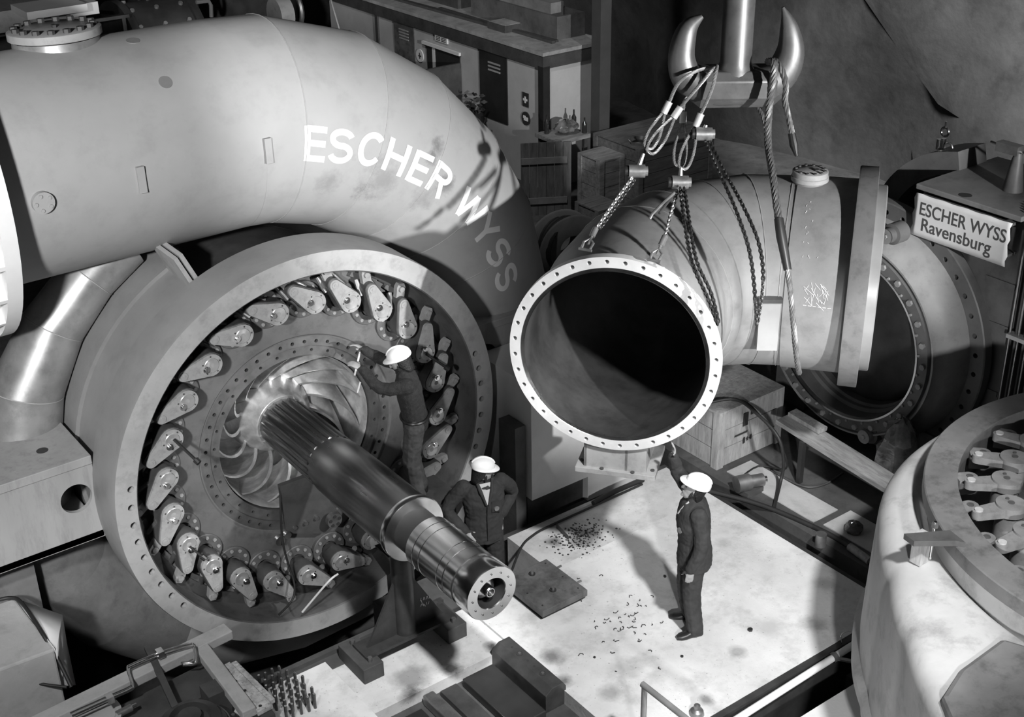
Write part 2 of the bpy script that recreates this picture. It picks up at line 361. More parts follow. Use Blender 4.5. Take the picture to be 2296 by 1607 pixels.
g = G().cyl((0, .012, 0), (0, -.004, 0), .111, n=28); g.cyl((0, 0, 0), (0, -.006, 0), .098, n=28)
mk(g, 'hub_rim', LEVERM, lev0)
mk(G().lathe([(.075, .0), (.075, -.010), (.07, -.014), (.012, -.004), (0, -.004)], (0, 0, 0), (0, 1, 0), 24), 'hub_cap', mat('hub_cap_steel', .6, .28, .6, var=.1, scale=8), lev0)
mk(LV[2], 'shadow_plate', DARKM, lev0)  # larger dark plate that stands in for the shade round each lever
g = G().cyl((-.02, 0, .062), (-.02, -.02, .062), .034, n=14); g.cyl((-.02, -.02, .062), (-.02, -.04, .062), .02, n=12)
mk(g, 'clamp_screw', STEEL, lev0)
g = G().cyl((0, 0, LV[1]), (0, -.008, LV[1]), .036, n=16); g.cyl((0, -.008, LV[1]), (0, -.014, LV[1]), .012, n=8)
mk(g, 'pin', LEVERM, lev0)
g = G()
for k in range(5): a = 2 * pi * k / 5 + .4; g.cyl((.09 * math.sin(a), 0, .09 * math.cos(a)), (.09 * math.sin(a), -.008, .09 * math.cos(a)), .009, n=6)
mk(g, 'rim_screws', DARKM, lev0)['kind'] = 'stuff'
mk(G().cyl((0, .07, 0), (0, .25, 0), .102, n=24), 'stem', DARKM, lev0)
# link to the regulating ring, under the lever tip
lp = [(-.045, -.05), (.045, -.05), (.05, .16), (.03, .20), (-.03, .20), (-.05, .16)]
Ml = Matrix.Rotation(math.radians(16), 3, 'Y')
g = G().prism(lp, Ml @ V3((0, 0, 0)) + V3((0, .085, LV[1])), Ml @ V3((1, 0, 0)), Ml @ V3((0, 0, 1)), (0, .06, 0))
g.cyl(V3((0, .085, LV[1])) + Ml @ V3((0, 0, .14)), V3((0, .06, LV[1])) + Ml @ V3((0, 0, .14)), .03, n=12)
mk(g, 'link', LEVERM, lev0)
g = G().cyl((.09, .1, .12), (.09, .22, .30), .025, n=10); g.cyl((-.10, .12, .22), (-.04, .2, .36), .03, n=10)
mk(g, 'shear_linkage', DULLST, lev0)
fl0 = mk(G().lathe([(.09, .25), (.09, .235), (.185, .235), (.192, .242), (.192, .29)], (0, 0, 0), (0, 1, 0), 28), 'bearing_flange', COVER, turb)
g = G()
for k in range(10): a = 2 * pi * k / 10; g.cyl((.15 * math.sin(a), .236, .15 * math.cos(a)), (.15 * math.sin(a), .224, .15 * math.cos(a)), .019, n=8)
mk(g, 'flange_screws', LEVERM, fl0)['kind'] = 'stuff'
def levmat(a, tilt):
    # rotate about world y so that local +z points radially outward at angle a, plus tilt
    return Matrix.Translation(tp(1.545, a, 10.593) - ORG[turb]) @ Matrix.Rotation(a + tilt, 4, 'Y')
LTILT = math.atan2(1.704 * math.sin(math.radians(-7.7)), 1.704 * math.cos(math.radians(-7.7)) - 1.545)
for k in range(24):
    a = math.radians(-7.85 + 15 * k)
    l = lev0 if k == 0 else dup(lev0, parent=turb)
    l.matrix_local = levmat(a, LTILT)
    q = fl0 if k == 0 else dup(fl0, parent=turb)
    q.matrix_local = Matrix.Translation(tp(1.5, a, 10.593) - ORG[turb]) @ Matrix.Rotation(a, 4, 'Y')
# segment plates on the inner wall of the ring
for k in range(24):
    a = math.radians(-0.3 + 15 * k); g = G()
    g.prism([(-.17, 0), (.17, 0), (.15, .16), (-.15, .16)], tp(1.74, a, 10.875), (math.cos(a), 0, -math.sin(a)), (math.sin(a), 0, math.cos(a)), (0, -.05, 0))
    g.cyl(tp(1.85, a + .06, 10.83), tp(1.85, a + .06, 10.80), .022, n=10)
    g.obj('segment_plate', COVER, turb, 30)
# ---- spiral casing
YS, RIN = 11.95, 2.0
SEG = [(-.1, 1.025), (8, 1.03), (24, 1.02), (38, 1.0), (52, .985), (66, .965), (82, .94), (98, .91), (114, .87), (130, .83), (146, .79), (162, .75), (178, .70), (194, .65), (210, .60), (226, .55), (242, .50), (258, .46), (274, .41), (290, .355), (306, .30), (320, .27), (332, .25)]
def sring(k):
    deg, r = SEG[k]; a = math.radians(deg); e = V3((math.sin(a), 0, math.cos(a)))
    rin = RIN + (0 if deg < 180 else .1 * min(1, (deg - 180) / 60))
    return V3((TX, YS, TZ)) + e * (rin + r), e, r
def spt(k, ps, off=0):
    c, e, r = sring(k); return c + (e * math.cos(ps) - V3((0, 1, 0)) * math.sin(ps)) * (r + off)
def ssurf(deg, ps, off=0):
    for k in range(len(SEG) - 1):
        if SEG[k][0] <= deg <= SEG[k + 1][0]:
            t = (deg - SEG[k][0]) / (SEG[k + 1][0] - SEG[k][0]); return spt(k, ps, off).lerp(spt(k + 1, ps, off), t)
    if deg < 0: return spt(0, ps, off) + V3((math.radians(deg) * 3.0, 0, 0))
NS = 64
for k in range(len(SEG) - 1):
    G().loft([[spt(q, 2 * pi * i / NS) for i in range(NS)] for q in (k, k + 1)], False, False).obj('casing_segment', PAINT if SEG[k][0] < 200 else mat('casing_bare_steel', .42, .36, .6, var=.25, scale=2.5, stain=.2), turb, 60)
c0, e0, r0 = sring(0)
XI = 2.6      # inlet mouth
g = G()
g.loft([[V3((x, c0.y - math.sin(2 * pi * i / NS) * r0, c0.z + math.cos(2 * pi * i / NS) * r0)) for i in range(NS)] for x in (XI, 3.4, 4.2, c0.x)], False, False)
g.obj('inlet_pipe', PAINT, turb, 60)
# weld seams
for k in range(1, len(SEG) - 1):
    if SEG[k][0] < 100 or SEG[k][0] > 260:
        G().tube([spt(k, 2 * pi * i / 48, .001) for i in range(48)], .006, 5, True).obj('weld_seam', PAINT, turb, 60)
# inlet flange: thick rim with rectangular pockets
fl = G().lathe([(r0 - .03, -.75), (1.30, -.75), (1.30, .02), (1.43, .02), (1.43, .15), (r0 + .01, .15)], (XI, c0.y, c0.z), (1, 0, 0), 72).obj('inlet_flange', WHITEP, turb, 40)
for k in range(24):
    a = 2 * pi * k / 24; e = V3((0, math.sin(a), math.cos(a))); tt = V3((0, math.cos(a), -math.sin(a)))
    G().prism([(-.02, 1.25), (.02, 1.25), (.02, 1.43), (-.02, 1.43)], V3((XI - .75, c0.y, c0.z)), tt, e, (.77, 0, 0)).obj('flange_rib', WHITEP, fl, 0)
# manhole on top of the inlet pipe
mh = V3((3.84, YS + .16, c0.z + r0 * .97 - .11)); nz = V3((0, .04, 1)).normalized()
g = G().lathe([(.47, -.16), (.40, -.04), (.385, .17)], mh, nz, 48); g.obj('manhole_neck', mat('neck_bare_steel', .5, .34, .6, var=.2, scale=4, stain=.25), turb)
cv = G().lathe([(.0, .26), (.395, .26), (.415, .25), (.415, .185), (.385, .175), (.0, .175)], mh, nz, 48).obj('manhole_cover', RINGM, turb)
u, t, _ = frame(nz)
for k in range(16):
    a = 2 * pi * k / 16; p = mh + nz * .26 + (u * math.cos(a) + t * math.sin(a)) * .345
    bolt(G(), p, nz, .034, .035).obj('bolt', DARKM, cv)
G().bar(mh + nz * .27 - u * .03, mh + nz * .27 + u * .03, .03, .03).obj('lifting_lug', DARKM, cv)
# small hand-hole with five bolts, two lugs on the inlet pipe
def onpipe(px, py, off=0):
    # point of the inlet pipe under a pixel
    d = ray(px, py); a = d.y ** 2 + d.z ** 2; q = V3((0, CAM.y - c0.y, CAM.z - c0.z)); b = 2 * (d.y * q.y + d.z * q.z); c = q.y ** 2 + q.z ** 2 - (r0 + off) ** 2
    p = CAM + d * ((-b - math.sqrt(b * b - 4 * a * c)) / (2 * a)); n = V3((0, p.y - c0.y, p.z - c0.z)).normalized(); return p, n
p, n = onpipe(94, 452); hh = G().cyl(p - n * .05, p + n * .05, .095, n=28).obj('hand_hole_cover', PAINT, turb)
u, t, _ = frame(n)
for k in range(5):
    a = 2 * pi * k / 5; bolt(G(), p + n * .05 + (u * math.cos(a) + t * math.sin(a)) * .066, n, .016, .012, 12).obj('bolt', PAINT, hh)
for px, py in ((316, 402), (600, 337)):
    p, n = onpipe(px, py); tz = V3((0, -n.z, n.y)) * -1
    if tz.z < 0: tz = -tz
    G().prism([(-.035, -.12), (.035, -.12), (.035, .12), (-.035, .12)], p - n * .02, (1, 0, 0), tz, n * .05).obj('lug', PAINT, turb)
for px, py in ((298, 91), (371, 184)):   # painted dots
    p, n = onpipe(px, py); G().cyl(p - n * .02, p + n * .003, .062, n=24).obj('paint_dot', mat('grey_dot_paint', .22, .6), turb)
# joint plate of the small end of the spiral, foot brackets left and right
a = math.radians(-24)
g = G(); e = V3((math.sin(a), 0, math.cos(a))); f_ = V3((math.cos(a), 0, -math.sin(a)))
for s in (-.05, .01): g.prism([(2.02, 10.95), (2.42, 10.95), (2.42, 11.5), (2.02, 11.5)], V3((TX, 0, TZ)) + f_ * s, e, (0, 1, 0), f_ * .04)
g.obj('joint_flange', RINGM, turb, 30)

def bracket(x0, x1, name):
    g = G(); zt, zb, y0, y1 = 2.03, 1.12, 10.93, 12.2
    g.bx(x0, x1, y0 - .02, y1, zt - .09, zt); g.bx(x0, x1, y1 - .06, y1, zb, zt - .09); g.bx(x0, x1, y0, y1, zb, zb + .08)
    STK = mat('streaked_bracket_paint', .34, .55, var=.10, scale=1.0, stain=.22, stretch=(4, 4, .8))
    o = g.obj(name, STK, turb, 0, bevel=.006)
    # front web with a real round hole
    hx = x1 - .2 if x0 < TX else x0 + .3; hz = 1.62; rh = .15; n = 28; ring = []; outer = []
    for i in range(n):
        a = 2 * pi * i / n; ring.append((hx + rh * math.cos(a), hz + rh * math.sin(a)))
        cx_, cz_ = math.cos(a), math.sin(a); tx = ((x1 if cx_ > 0 else x0) - hx) / cx_ if abs(cx_) > 1e-6 else 1e9; tz = ((zt - .09 if cz_ > 0 else zb) - hz) / cz_ if abs(cz_) > 1e-6 else 1e9
        t_ = min(tx, tz); outer.append((hx + t_ * cx_, hz + t_ * cz_))
    cor = [(x1, zt - .09), (x0, zt - .09), (x0, zb), (x1, zb)]
    vs = [V3((x, y, z)) for y in (y0, y0 + .05) for q in (outer, ring) for x, z in q]; fs = []
    for s_ in (0, 2 * n):
        for i in range(n): j = (i + 1) % n; fs.append((s_ + i, s_ + j, s_ + n + j, s_ + n + i))
    for i in range(n): j = (i + 1) % n; fs.append((n + i, n + j, 3 * n + j, 3 * n + i))
    g = G().add(vs, fs)
    for cx_, cz_ in cor:   # corner fillers
        i = min(range(n), key=lambda q: 0 if False else (outer[q][0] - cx_) ** 2 + (outer[q][1] - cz_) ** 2)
        for d_ in (-1, 0):
            a_, b_ = outer[(i + d_) % n], outer[(i + d_ + 1) % n]
            if abs(a_[0] - b_[0]) > 1e-4 and abs(a_[1] - b_[1]) > 1e-4: g.add([(a_[0], y0, a_[1]), (b_[0], y0, b_[1]), (cx_, y0, cz_)], [(0, 1, 2)])
    g.obj('web_plate', STK, o, 30)
    for q in ((x1 - .33, y0 + .35), (x1 - .83, y0 + .5)) if x0 < TX else ((x0 + .5, y0 + .4),):
        G().cyl((q[0], q[1], zt - .05), (q[0], q[1], zt + .002), .055, n=20).obj('bolt_hole', BLACKP, o)
bracket(1.2, 3.12, 'foot_bracket'); bracket(7.35, 8.3, 'foot_bracket')
# painted lettering on the casing, wrapped on the real surface
def glyph(txt, h, bold=.0):
    c = bpy.data.curves.new('t', 'FONT'); c.body = txt; c.size = 1; c.offset = bold; c.align_x = 'CENTER'; c.resolution_u = 6
    o = bpy.data.objects.new('t', c); COL.objects.link(o)
    dg = bpy.context.evaluated_depsgraph_get(); me = bpy.data.meshes.new_from_object(o.evaluated_get(dg))
    bpy.data.objects.remove(o); bpy.data.curves.remove(c)
    bm = bmesh.new(); bm.from_mesh(me); bpy.data.meshes.remove(me)
    ys = [v.co.y for v in bm.verts]; xs = [v.co.x for v in bm.verts]; y0, y1 = min(ys), max(ys); xm = (min(xs) + max(xs)) / 2
    s = h / (y1 - y0) if len(txt) == 1 else h / .73
    for v in bm.verts: v.co.x = (v.co.x - xm) * s; v.co.y = (v.co.y - (y0 + y1) / 2) * s
    return bm
def cutgrid(bm, step):
    """slice a flat glyph into a grid so that it can bend"""
    for ax in (0, 1):
        cs = [v.co[ax] for v in bm.verts]; a = min(cs) + step
        while a < max(cs):
            n = V3((1, 0, 0)) if ax == 0 else V3((0, 1, 0)); bmesh.ops.bisect_plane(bm, geom=bm.verts[:] + bm.edges[:] + bm.faces[:], plane_co=n * a, plane_no=n); a += step
    return bm
def arc(cx, cy, rx, ry, a0, a1, n=16): return [(cx + rx * math.cos(math.radians(a0 + (a1 - a0) * i / n)), cy + ry * math.sin(math.radians(a0 + (a1 - a0) * i / n))) for i in range(n + 1)]
def dense(p, k=8): return [(a[0] + (b[0] - a[0]) * i / k, a[1] + (b[1] - a[1]) * i / k) for a, b in zip(p, p[1:]) for i in range(k)] + [p[-1]]
SW = .185    # stroke width for letters of height 1, x across, y up, centred
GL = {'E': [dense([(-.23, -.5), (-.23, .5)]), dense([(-.23, .4225), (.36, .4225)]), dense([(-.23, .02), (.33, .02)]), dense([(-.23, -.4225), (.36, -.4225)])],
 'H': [dense([(-.31, -.5), (-.31, .5)]), dense([(.31, -.5), (.31, .5)]), dense([(-.31, .02), (.31, .02)])],
 'S': [arc(0, .22, .30, .2025, 15, 260, 18) + arc(0, -.20, .32, .2225, 80, -165, 20)],
 'C': [arc(0, 0, .34, .4225, 38, 322, 30)],
 'R': [dense([(-.27, -.5), (-.27, .5)]), dense([(-.27, .4225), (.08, .4225)])[:-1] + arc(.08, .22, .22, .2025, 90, -90, 12) + dense([(.08, .0175), (-.27, .0175)])[1:], dense([(.06, .02), (.30, -.5)])],
 'W': [dense([(-.52, .5), (-.27, -.46)]), dense([(-.27, -.46), (0, .46)]), dense([(0, .46), (.27, -.46)]), dense([(.27, -.46), (.52, .5)])],
 'Y': [dense([(-.36, .5), (0, -.02)]), dense([(.36, .5), (0, -.02)]), dense([(0, .0), (0, -.5)])]}
LETTERS = [('E', 9.6), ('S', 15.2), ('C', 21.8), ('H', 28.0), ('E', 34.0), ('R', 39.9), ('W', 50.6), ('Y', 57.6), ('S', 64.3), ('S', 71.0)]
def paint(x, y, deg, h): return ssurf(deg + math.degrees(x * 1.06 * h / 3.04), math.radians(89.3) - y * h / 1.02, .004)
for ch, deg in LETTERS:
    g = G(); h = .335
    for pl_ in GL[ch]:
        rows = []
        for i, p in enumerate(pl_):
            a, b = pl_[max(0, i - 1)], pl_[min(len(pl_) - 1, i + 1)]; dx, dy = b[0] - a[0], b[1] - a[1]; l = math.hypot(dx, dy); nx, ny = -dy / l, dx / l
            rows.append([paint(p[0] + nx * SW * t, p[1] + ny * SW * t, deg, h) for t in (-.5, -.17, .17, .5)])
        g.grid(rows)
    g.obj('painted_letter', WHITEP, turb, 60)['label'] = 'white painted letter ' + ch
# ================================================================= runner with shaft
shaft = thing('runner_shaft', (TX, 9.4, TZ - .32), 'long turned steel shaft with bladed runner projecting from the turbine', 'shaft')
def sl(prof, name, m, n=64, parent=shaft, smooth=35):
    return G().lathe([(r, -(y - YF)) for r, y in prof], (TX, YF, TZ), FRONT, n).obj(name, m, parent, smooth)
sl([(.30, 8.76), (.302, 9.6), (.295, 10.05), (.272, 10.2), (.268, 11.3), (.268, 11.45)], 'shaft_body', SHAFTM)
g = G()   # flutes near the runner
for k in range(20):
    a = 2 * pi * k / 20; g.cyl(tp(.262, a, 10.18), tp(.255, a, 11.2), .026, .022, n=8)
g.obj('flute', SHAFTM, shaft)
sl([(.21, 8.68), (.318, 8.68), (.325, 8.69), (.325, 8.75), (.30, 8.77)], 'collar', POLISH)
sl([(.215, 8.40), (.215, 8.70)], 'neck', BLACKP)
sl([(.21, 8.42), (.252, 8.42), (.256, 8.43), (.256, 7.86), (.250, 7.855), (.250, 7.845), (.256, 7.84), (.256, 7.72), (.246, 7.715), (.246, 7.66)], 'journal_sleeve', STEEL)
sl([(.246, 7.66), (.262, 7.655), (.262, 7.49), (.254, 7.475), (.15, 7.475), (.145, 7.485)], 'end_cap', STEEL)
sl([(.145, 7.485), (.142, 7.62), (0, 7.62)], 'end_recess', BLACKM)  # recess coloured black, its shade put into the colour
for q in (8.33, 8.23, 7.95): sl([(.2565, q), (.2585, q - .004), (.2565, q - .008)], 'score_line', POLISH)
sl([(.1, 7.62), (.1, 7.58), (.085, 7.57), (.05, 7.57), (.05, 7.5), (.042, 7.49), (.036, 7.49), (.036, 7.56), (0, 7.56)], 'centre_spigot', POLISH, 32)
for k in range(12): bolt(G(), tp(.2, 2 * pi * k / 12, 7.475), FRONT, .008, .008, 8).obj('screw', DARKM, shaft)
RUN = mat('runner_steel', .66, .36, .7, var=.4, scale=5)
sl([(.268, 11.20), (.30, 11.19), (.31, 11.2), (.33, 11.28), (.40, 11.36), (.43, 11.46), (.47, 11.6), (.62, 11.72), (.85, 11.76)], 'runner_crown', RUN)
NB = 15
for k in range(NB):
    t0 = 2 * pi * k / NB; fr = []; bk = []
    for i in range(11):
        s = i / 10; row = []; rowb = []
        for j in range(9):
            t = j / 8
            R_ = .40 + (.845 - .40) * s; y = 11.03 + .37 * (1 - s) ** 1.5 + (.66 - .34 * (1 - s)) * t
            a = t0 + .62 * s ** 1.6 - .55 * t * (1 - .3 * s); th = .035 * (1 - .55 * t) * (1 - .3 * s)
            row.append(tp(R_, a, y)); rowb.append(tp(R_, a + th / R_, y + .01))
        fr.append(row); bk.append(rowb)
    g = G(); loops = [f_ + b_[::-1] for f_, b_ in zip(fr, bk)]
    g.loft(loops, True, True).obj('runner_blade', RUN, shaft, 50)
sl([(.862, 10.93), (.85, 10.95), (.845, 11.2), (.835, 11.75)], 'runner_band', RUN)
# ================================================================= suspended pipe elbow
EM = V3((7.157, 8.183, 2.863)); EA = math.radians(38.15)
D1 = V3((math.cos(EA), math.sin(EA), 0)); D2 = V3((math.sin(EA), -math.cos(EA), 0)); UP = V3((0, 0, 1))
elb = thing('pipe_elbow', (8.6, 8.9, 1.55), 'big steel pipe elbow with bolt-holed mouth hanging in slings', 'pipe elbow')
EXP = 1.0; RB = 1.36
def eax(s):
    """centre line: 1.0 straight, quarter bend, straight; returns point, direction, radius"""
    if s < EXP: p, d = EM + D1 * s, D1
    elif s < EXP + RB * pi / 2:
        a = (s - EXP) / RB; p = EM + D1 * (EXP + RB * math.sin(a)) + D2 * (RB - RB * math.cos(a)); d = D1 * math.cos(a) + D2 * math.sin(a)
    else: q = s - EXP - RB * pi / 2; p = EM + D1 * (EXP + RB) + D2 * (RB + q); d = D2
    return p, d
SE = EXP + RB * pi / 2 + .66
def erad(s): return .885 + .105 * min(1, max(0, (s - .3) / 2.4))
NE = 72
def ering(s, off=0, r=None):
    p, d = eax(s); u = UP; t = d.cross(UP); r = (erad(s) if r is None else r) + off
    return [p + (u * math.cos(2 * pi * i / NE) + t * math.sin(2 * pi * i / NE)) * r for i in range(NE)]
bends = [.12, EXP] + [EXP + RB * pi / 2 * k / 5 for k in range(1, 6)]
G().loft([ering(.12), ering(EXP)], False, False).obj('mouth_pipe', PIPEM, elb, 60)
for k in range(1, 6):
    G().loft([ering(EXP + RB * pi / 2 * (k - 1) / 5), ering(EXP + RB * pi / 2 * k / 5)], False, False).obj('bend_segment', PIPEM, elb, 60)
    G().tube(ering(EXP + RB * pi / 2 * k / 5, .002)[::2], .007, 5, True).obj('weld_seam', PIPEM, elb, 60)
s1 = EXP + RB * pi / 2
G().loft([ering(s1), ering(s1 + .05), ering(s1 + .05, .012), ering(SE, .012)], False, False).obj('end_pipe', PIPEM, elb, 35)
ins = [.0] + bends + [SE + .12]
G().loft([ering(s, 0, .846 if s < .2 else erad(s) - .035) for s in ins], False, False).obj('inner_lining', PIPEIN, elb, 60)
# mouth flange
g = G().holed(EM, -D1, .882, .985, .938, .021, 36, 0, .16, -.093 * -1, None, UP); g.obj('mouth_flange_face', FLANGE, elb, 20)
g = G().lathe([(.985, 0), (.985, -.09), (.88, -.1)], EM, -D1, 96); g.obj('mouth_flange_rim', FLANGE, elb)
G().lathe([(.846, -.02), (.848, -.004), (.878, -.004), (.882, 0)], EM, -D1, 96).obj('mouth_flange_lip', POLISH, elb)
# end flange, spigot
pe, de = eax(SE)
G().lathe([(.97, -.02), (1.13, -.02), (1.135, 0), (1.135, .165), (1.13, .17), (.95, .17)], pe, de, 96).obj('end_flange', mat('end_flange_paint', .16, .55, var=.2, scale=2.5, stain=.3), elb)
G().lathe([(.955, .17), (.955, .26), (.945, .27), (.90, .27), (.90, 0)], pe, de, 96).obj('machined_spigot', mat('spigot_steel', .5, .3, .5, var=.08, scale=3), elb)
# manhole on the end pipe
pm, dm = eax(SE - .50); mz = V3((0, 0, 1)); pm = pm + mz * (erad(9) - .03)
G().lathe([(.17, -.05), (.172, .09)], pm, mz, 32).obj('manhole_neck', PIPEM, elb)
cv = G().lathe([(0, .15), (.17, .15), (.178, .145), (.178, .095), (.187, .09), (.187, .05), (.17, .04)], pm, mz, 36).obj('manhole_cover', RINGM, elb)
for k in range(12): a = 2 * pi * k / 12; bolt(G(), pm + V3((math.cos(a) * .145, math.sin(a) * .145, .15)), mz, .016, .014, 8).obj('bolt', DARKM, cv)
bolt(G(), pm + V3((.03, -.06, .15)), mz, .026, .02, 10).obj('vent_plug', DARKM, cv)
# lug plate on the side wall (bright pad with dark top edge)
q = s1 - .30; p, d = eax(q); side = (d.cross(UP)).normalized()
for s_, m_ in ((0, WHITEP),):
    c = p + side * (erad(q) - .05) ; c.z -= .12
    o = G().prism([(-.10, -.30), (.10, -.30), (.10, .22), (-.10, .22)], c, d, UP, side * .12).obj('lifting_pad', mat('pad_paint', .3, .55, var=.1), elb, 0)
    G().prism([(-.115, .22), (.115, .22), (.115, .26), (-.115, .26)], c, d, UP, side * .135).obj('pad_top_edge', DARKM, elb, 0)
# support foot under the mouth
fz = 1.622; g = G()
fa, fb = EM + D2 * -.27, EM + D2 * .34
fl_ = (D1, D2)
def eb(g, a0, a1, b0, b1, z0, z1):
    ps = [EM + D2 * a + D1 * b for b in (b0, b1) for a in (a0, a1)]
    vs = [V3((p.x, p.y, z)) for z in (z0, z1) for p in ps]
    return g.add(vs, [(0, 2, 3, 1), (4, 5, 7, 6), (0, 1, 5, 4), (2, 6, 7, 3), (0, 4, 6, 2), (1, 3, 7, 5)])
eb(G(), -.36, .42, .02, .62, fz - .055, fz).obj('foot_plate', RINGM, elb, 0, bevel=.005)
eb(G(), -.28, .30, .06, .085, fz, fz + .32).obj('foot_web', RINGM, elb, 0)
for a in (-.28, .12, .30): eb(G(), a, a + .025, .06, .55, fz, fz + .36).obj('foot_rib', RINGM, elb, 0)
g = G()
for a, b in ((-.32, .15), (-.1, .04), (.38, .12), (.2, .04)): 
    p = EM + D2 * a + D1 * b; bolt(g, (p.x, p.y, fz), UP, .02, .012, 10)
g.obj('foot_bolt', DARKM, elb)

# chalk scribble and bright scratches on the end pipe
rnd = random.Random(8); g = G()
def econ(px, py):
    # point of the end pipe surface under a pixel
    d = ray(px, py); q0 = CAM - pe; dd = d - D2 * d.dot(D2); qq = q0 - D2 * q0.dot(D2); R_ = erad(9) + .015
    a_, b_, c_ = dd.dot(dd), 2 * dd.dot(qq), qq.dot(qq) - R_ * R_; return CAM + d * ((-b_ - math.sqrt(max(0, b_ * b_ - 4 * a_ * c_))) / (2 * a_))
for i in range(22):
    x, y = 1832 + rnd.gauss(0, 16), 655 + rnd.gauss(0, 13); a = rnd.uniform(.6, 2.4); l = rnd.uniform(5, 16); g.tube([econ(x - math.cos(a) * l, y - math.sin(a) * l), econ(x, y), econ(x + math.cos(a) * l, y + math.sin(a) * l)], .0022, 4)
for i in range(6): x = 1800 + i * 11; g.tube([econ(x, 684 + i * 1.4), econ(x + 8, 685 + i * 1.4)], .003, 4)
for i in range(14): x, y = 1815 + rnd.gauss(0, 10), 460 + rnd.uniform(-10, 120); g.tube([econ(x, y), econ(x + rnd.uniform(1, 4), y + rnd.uniform(-6, 6))], .0025, 4)
g.obj('chalk_marks', WHITEP, elb, 0, kind='stuff')
# ================================================================= valve body beyond the elbow
VX, VY, VZ = 11.36, 8.91, 1.5
valve = thing('shut_off_valve', (VX + .4, VY, 0), 'dark round valve body with double ring of bolts behind the elbow', 'valve')
BX = (-1, 0, 0)
VM = mat('valve_paint', .30, .45, var=.15, scale=2, stain=.2); VD = mat('valve_dark_paint', .13, .45, var=.2, scale=2, stain=.2)
def vl(prof, name, m, smooth=35, n=96): return G().lathe([(r, -(x)) for r, x in prof], (VX, VY, VZ), BX, n).obj(name, m, valve, smooth)
vl([(1.03, .03), (1.03, 0), (1.165, 0), (1.17, .02), (1.17, .06)], 'seat_ring', VD)
vl([(1.17, .06), (1.2, .065), (1.205, .02), (1.225, .02), (1.23, .08), (1.30, .16), (1.36, .30), (1.385, .45)], 'conical_shoulder', VM, 50)
G().holed((VX + .45, VY, VZ), BX, 1.385, 1.56, 1.42 + .035, .03, 40, 0, .07, .03, None, UP).obj('outer_flange_face', VD, valve, 20)
vl([(1.56, .45), (1.575, .46), (1.575, .58), (1.40, .60), (.93, .60)], 'outer_flange', VD)
vl([(1.03, .03), (1.0, .04), (1.0, .22), (.96, .24), (.96, .30), (.93, .32), (.93, .60)], 'bore', VD)
vl([(1.035, -.012), (1.012, -.012), (1.0, .03)], 'bright_lip', STEEL)
for k in range(28):
    a = 2 * pi * k / 28 + .05; p = (VX, VY + 1.114 * math.sin(a), VZ + 1.114 * math.cos(a)); bolt(G(), p, BX, .036, .03).obj('bolt', VM, valve)
    a += .11; p = (VX, VY + 1.055 * math.sin(a), VZ + 1.055 * math.cos(a)); bolt(G(), p, BX, .016, .02, 8).obj('small_screw', VM, valve)
# valve disc, turned open inside
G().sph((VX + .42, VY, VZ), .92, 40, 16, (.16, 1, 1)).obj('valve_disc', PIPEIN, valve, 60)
# pivot pins at upper left and bottom
for (px, py, nm) in ((1995, 527, 'pin_boss'), (1945, 975, 'pin_boss')):
    p = at(px, py, 0, VX + .02); o = G().lathe([(.105, .12), (.105, 0), (.075, -.0), (.075, -.05)][::-1] if False else [(.12, .2), (.12, .03), (.085, .02), (.085, -.06), (0, -.06)], p, (1, 0, 0), 32).obj(nm, VD, valve)
    G().lathe([(.085, -.075), (.03, -.075), (.03, -.04)], p, (1, 0, 0), 28).obj('washer', VM, o); bolt(G(), p + V3((-.06, 0, 0)), BX, .028, .035).obj('nut', VM, o)
# feet
for s_ in (-1, 1): G().bx(VX + .42, VX + .6, VY + s_ * 1.1 - .25, VY + s_ * 1.1 + .25, 0, .5).obj('foot', VD, valve, 0)
# ================================================================= second turbine lying flat at the right edge
SX, SY, SZ = 9.9, 4.0, 2.25
sec = thing('flat_turbine_casing', (SX, SY, -.02), 'pale cast turbine casing lying flat at the right edge with levers on its ring', 'turbine casing')
CAST = mat('pale_cast_casing', .43, .55, var=.16, scale=1.1, stain=.35, bump=.12, bscale=12)
def cp(R, a, z): return V3((SX + R * math.cos(a), SY + R * math.sin(a), z))
G().lathe([(1.90, -.02), (1.90, 0), (2.17, 0), (2.18, -.01), (2.18, -.13), (2.10, -.15)], (SX, SY, SZ), UP, 128).obj('top_ring', COVER if False else mat('flat_ring_paint', .13, .5, var=.25, scale=2.2, stain=.4), sec)
G().lathe([(1.90, -.02), (1.90, -.40), (1.05, -.40), (1.0, -.2), (.9, -.2), (.9, -.8)], (SX, SY, SZ), UP, 96).obj('inner_well', mat('well_dark', .10, .5, var=.3, scale=2, stain=.3), sec)
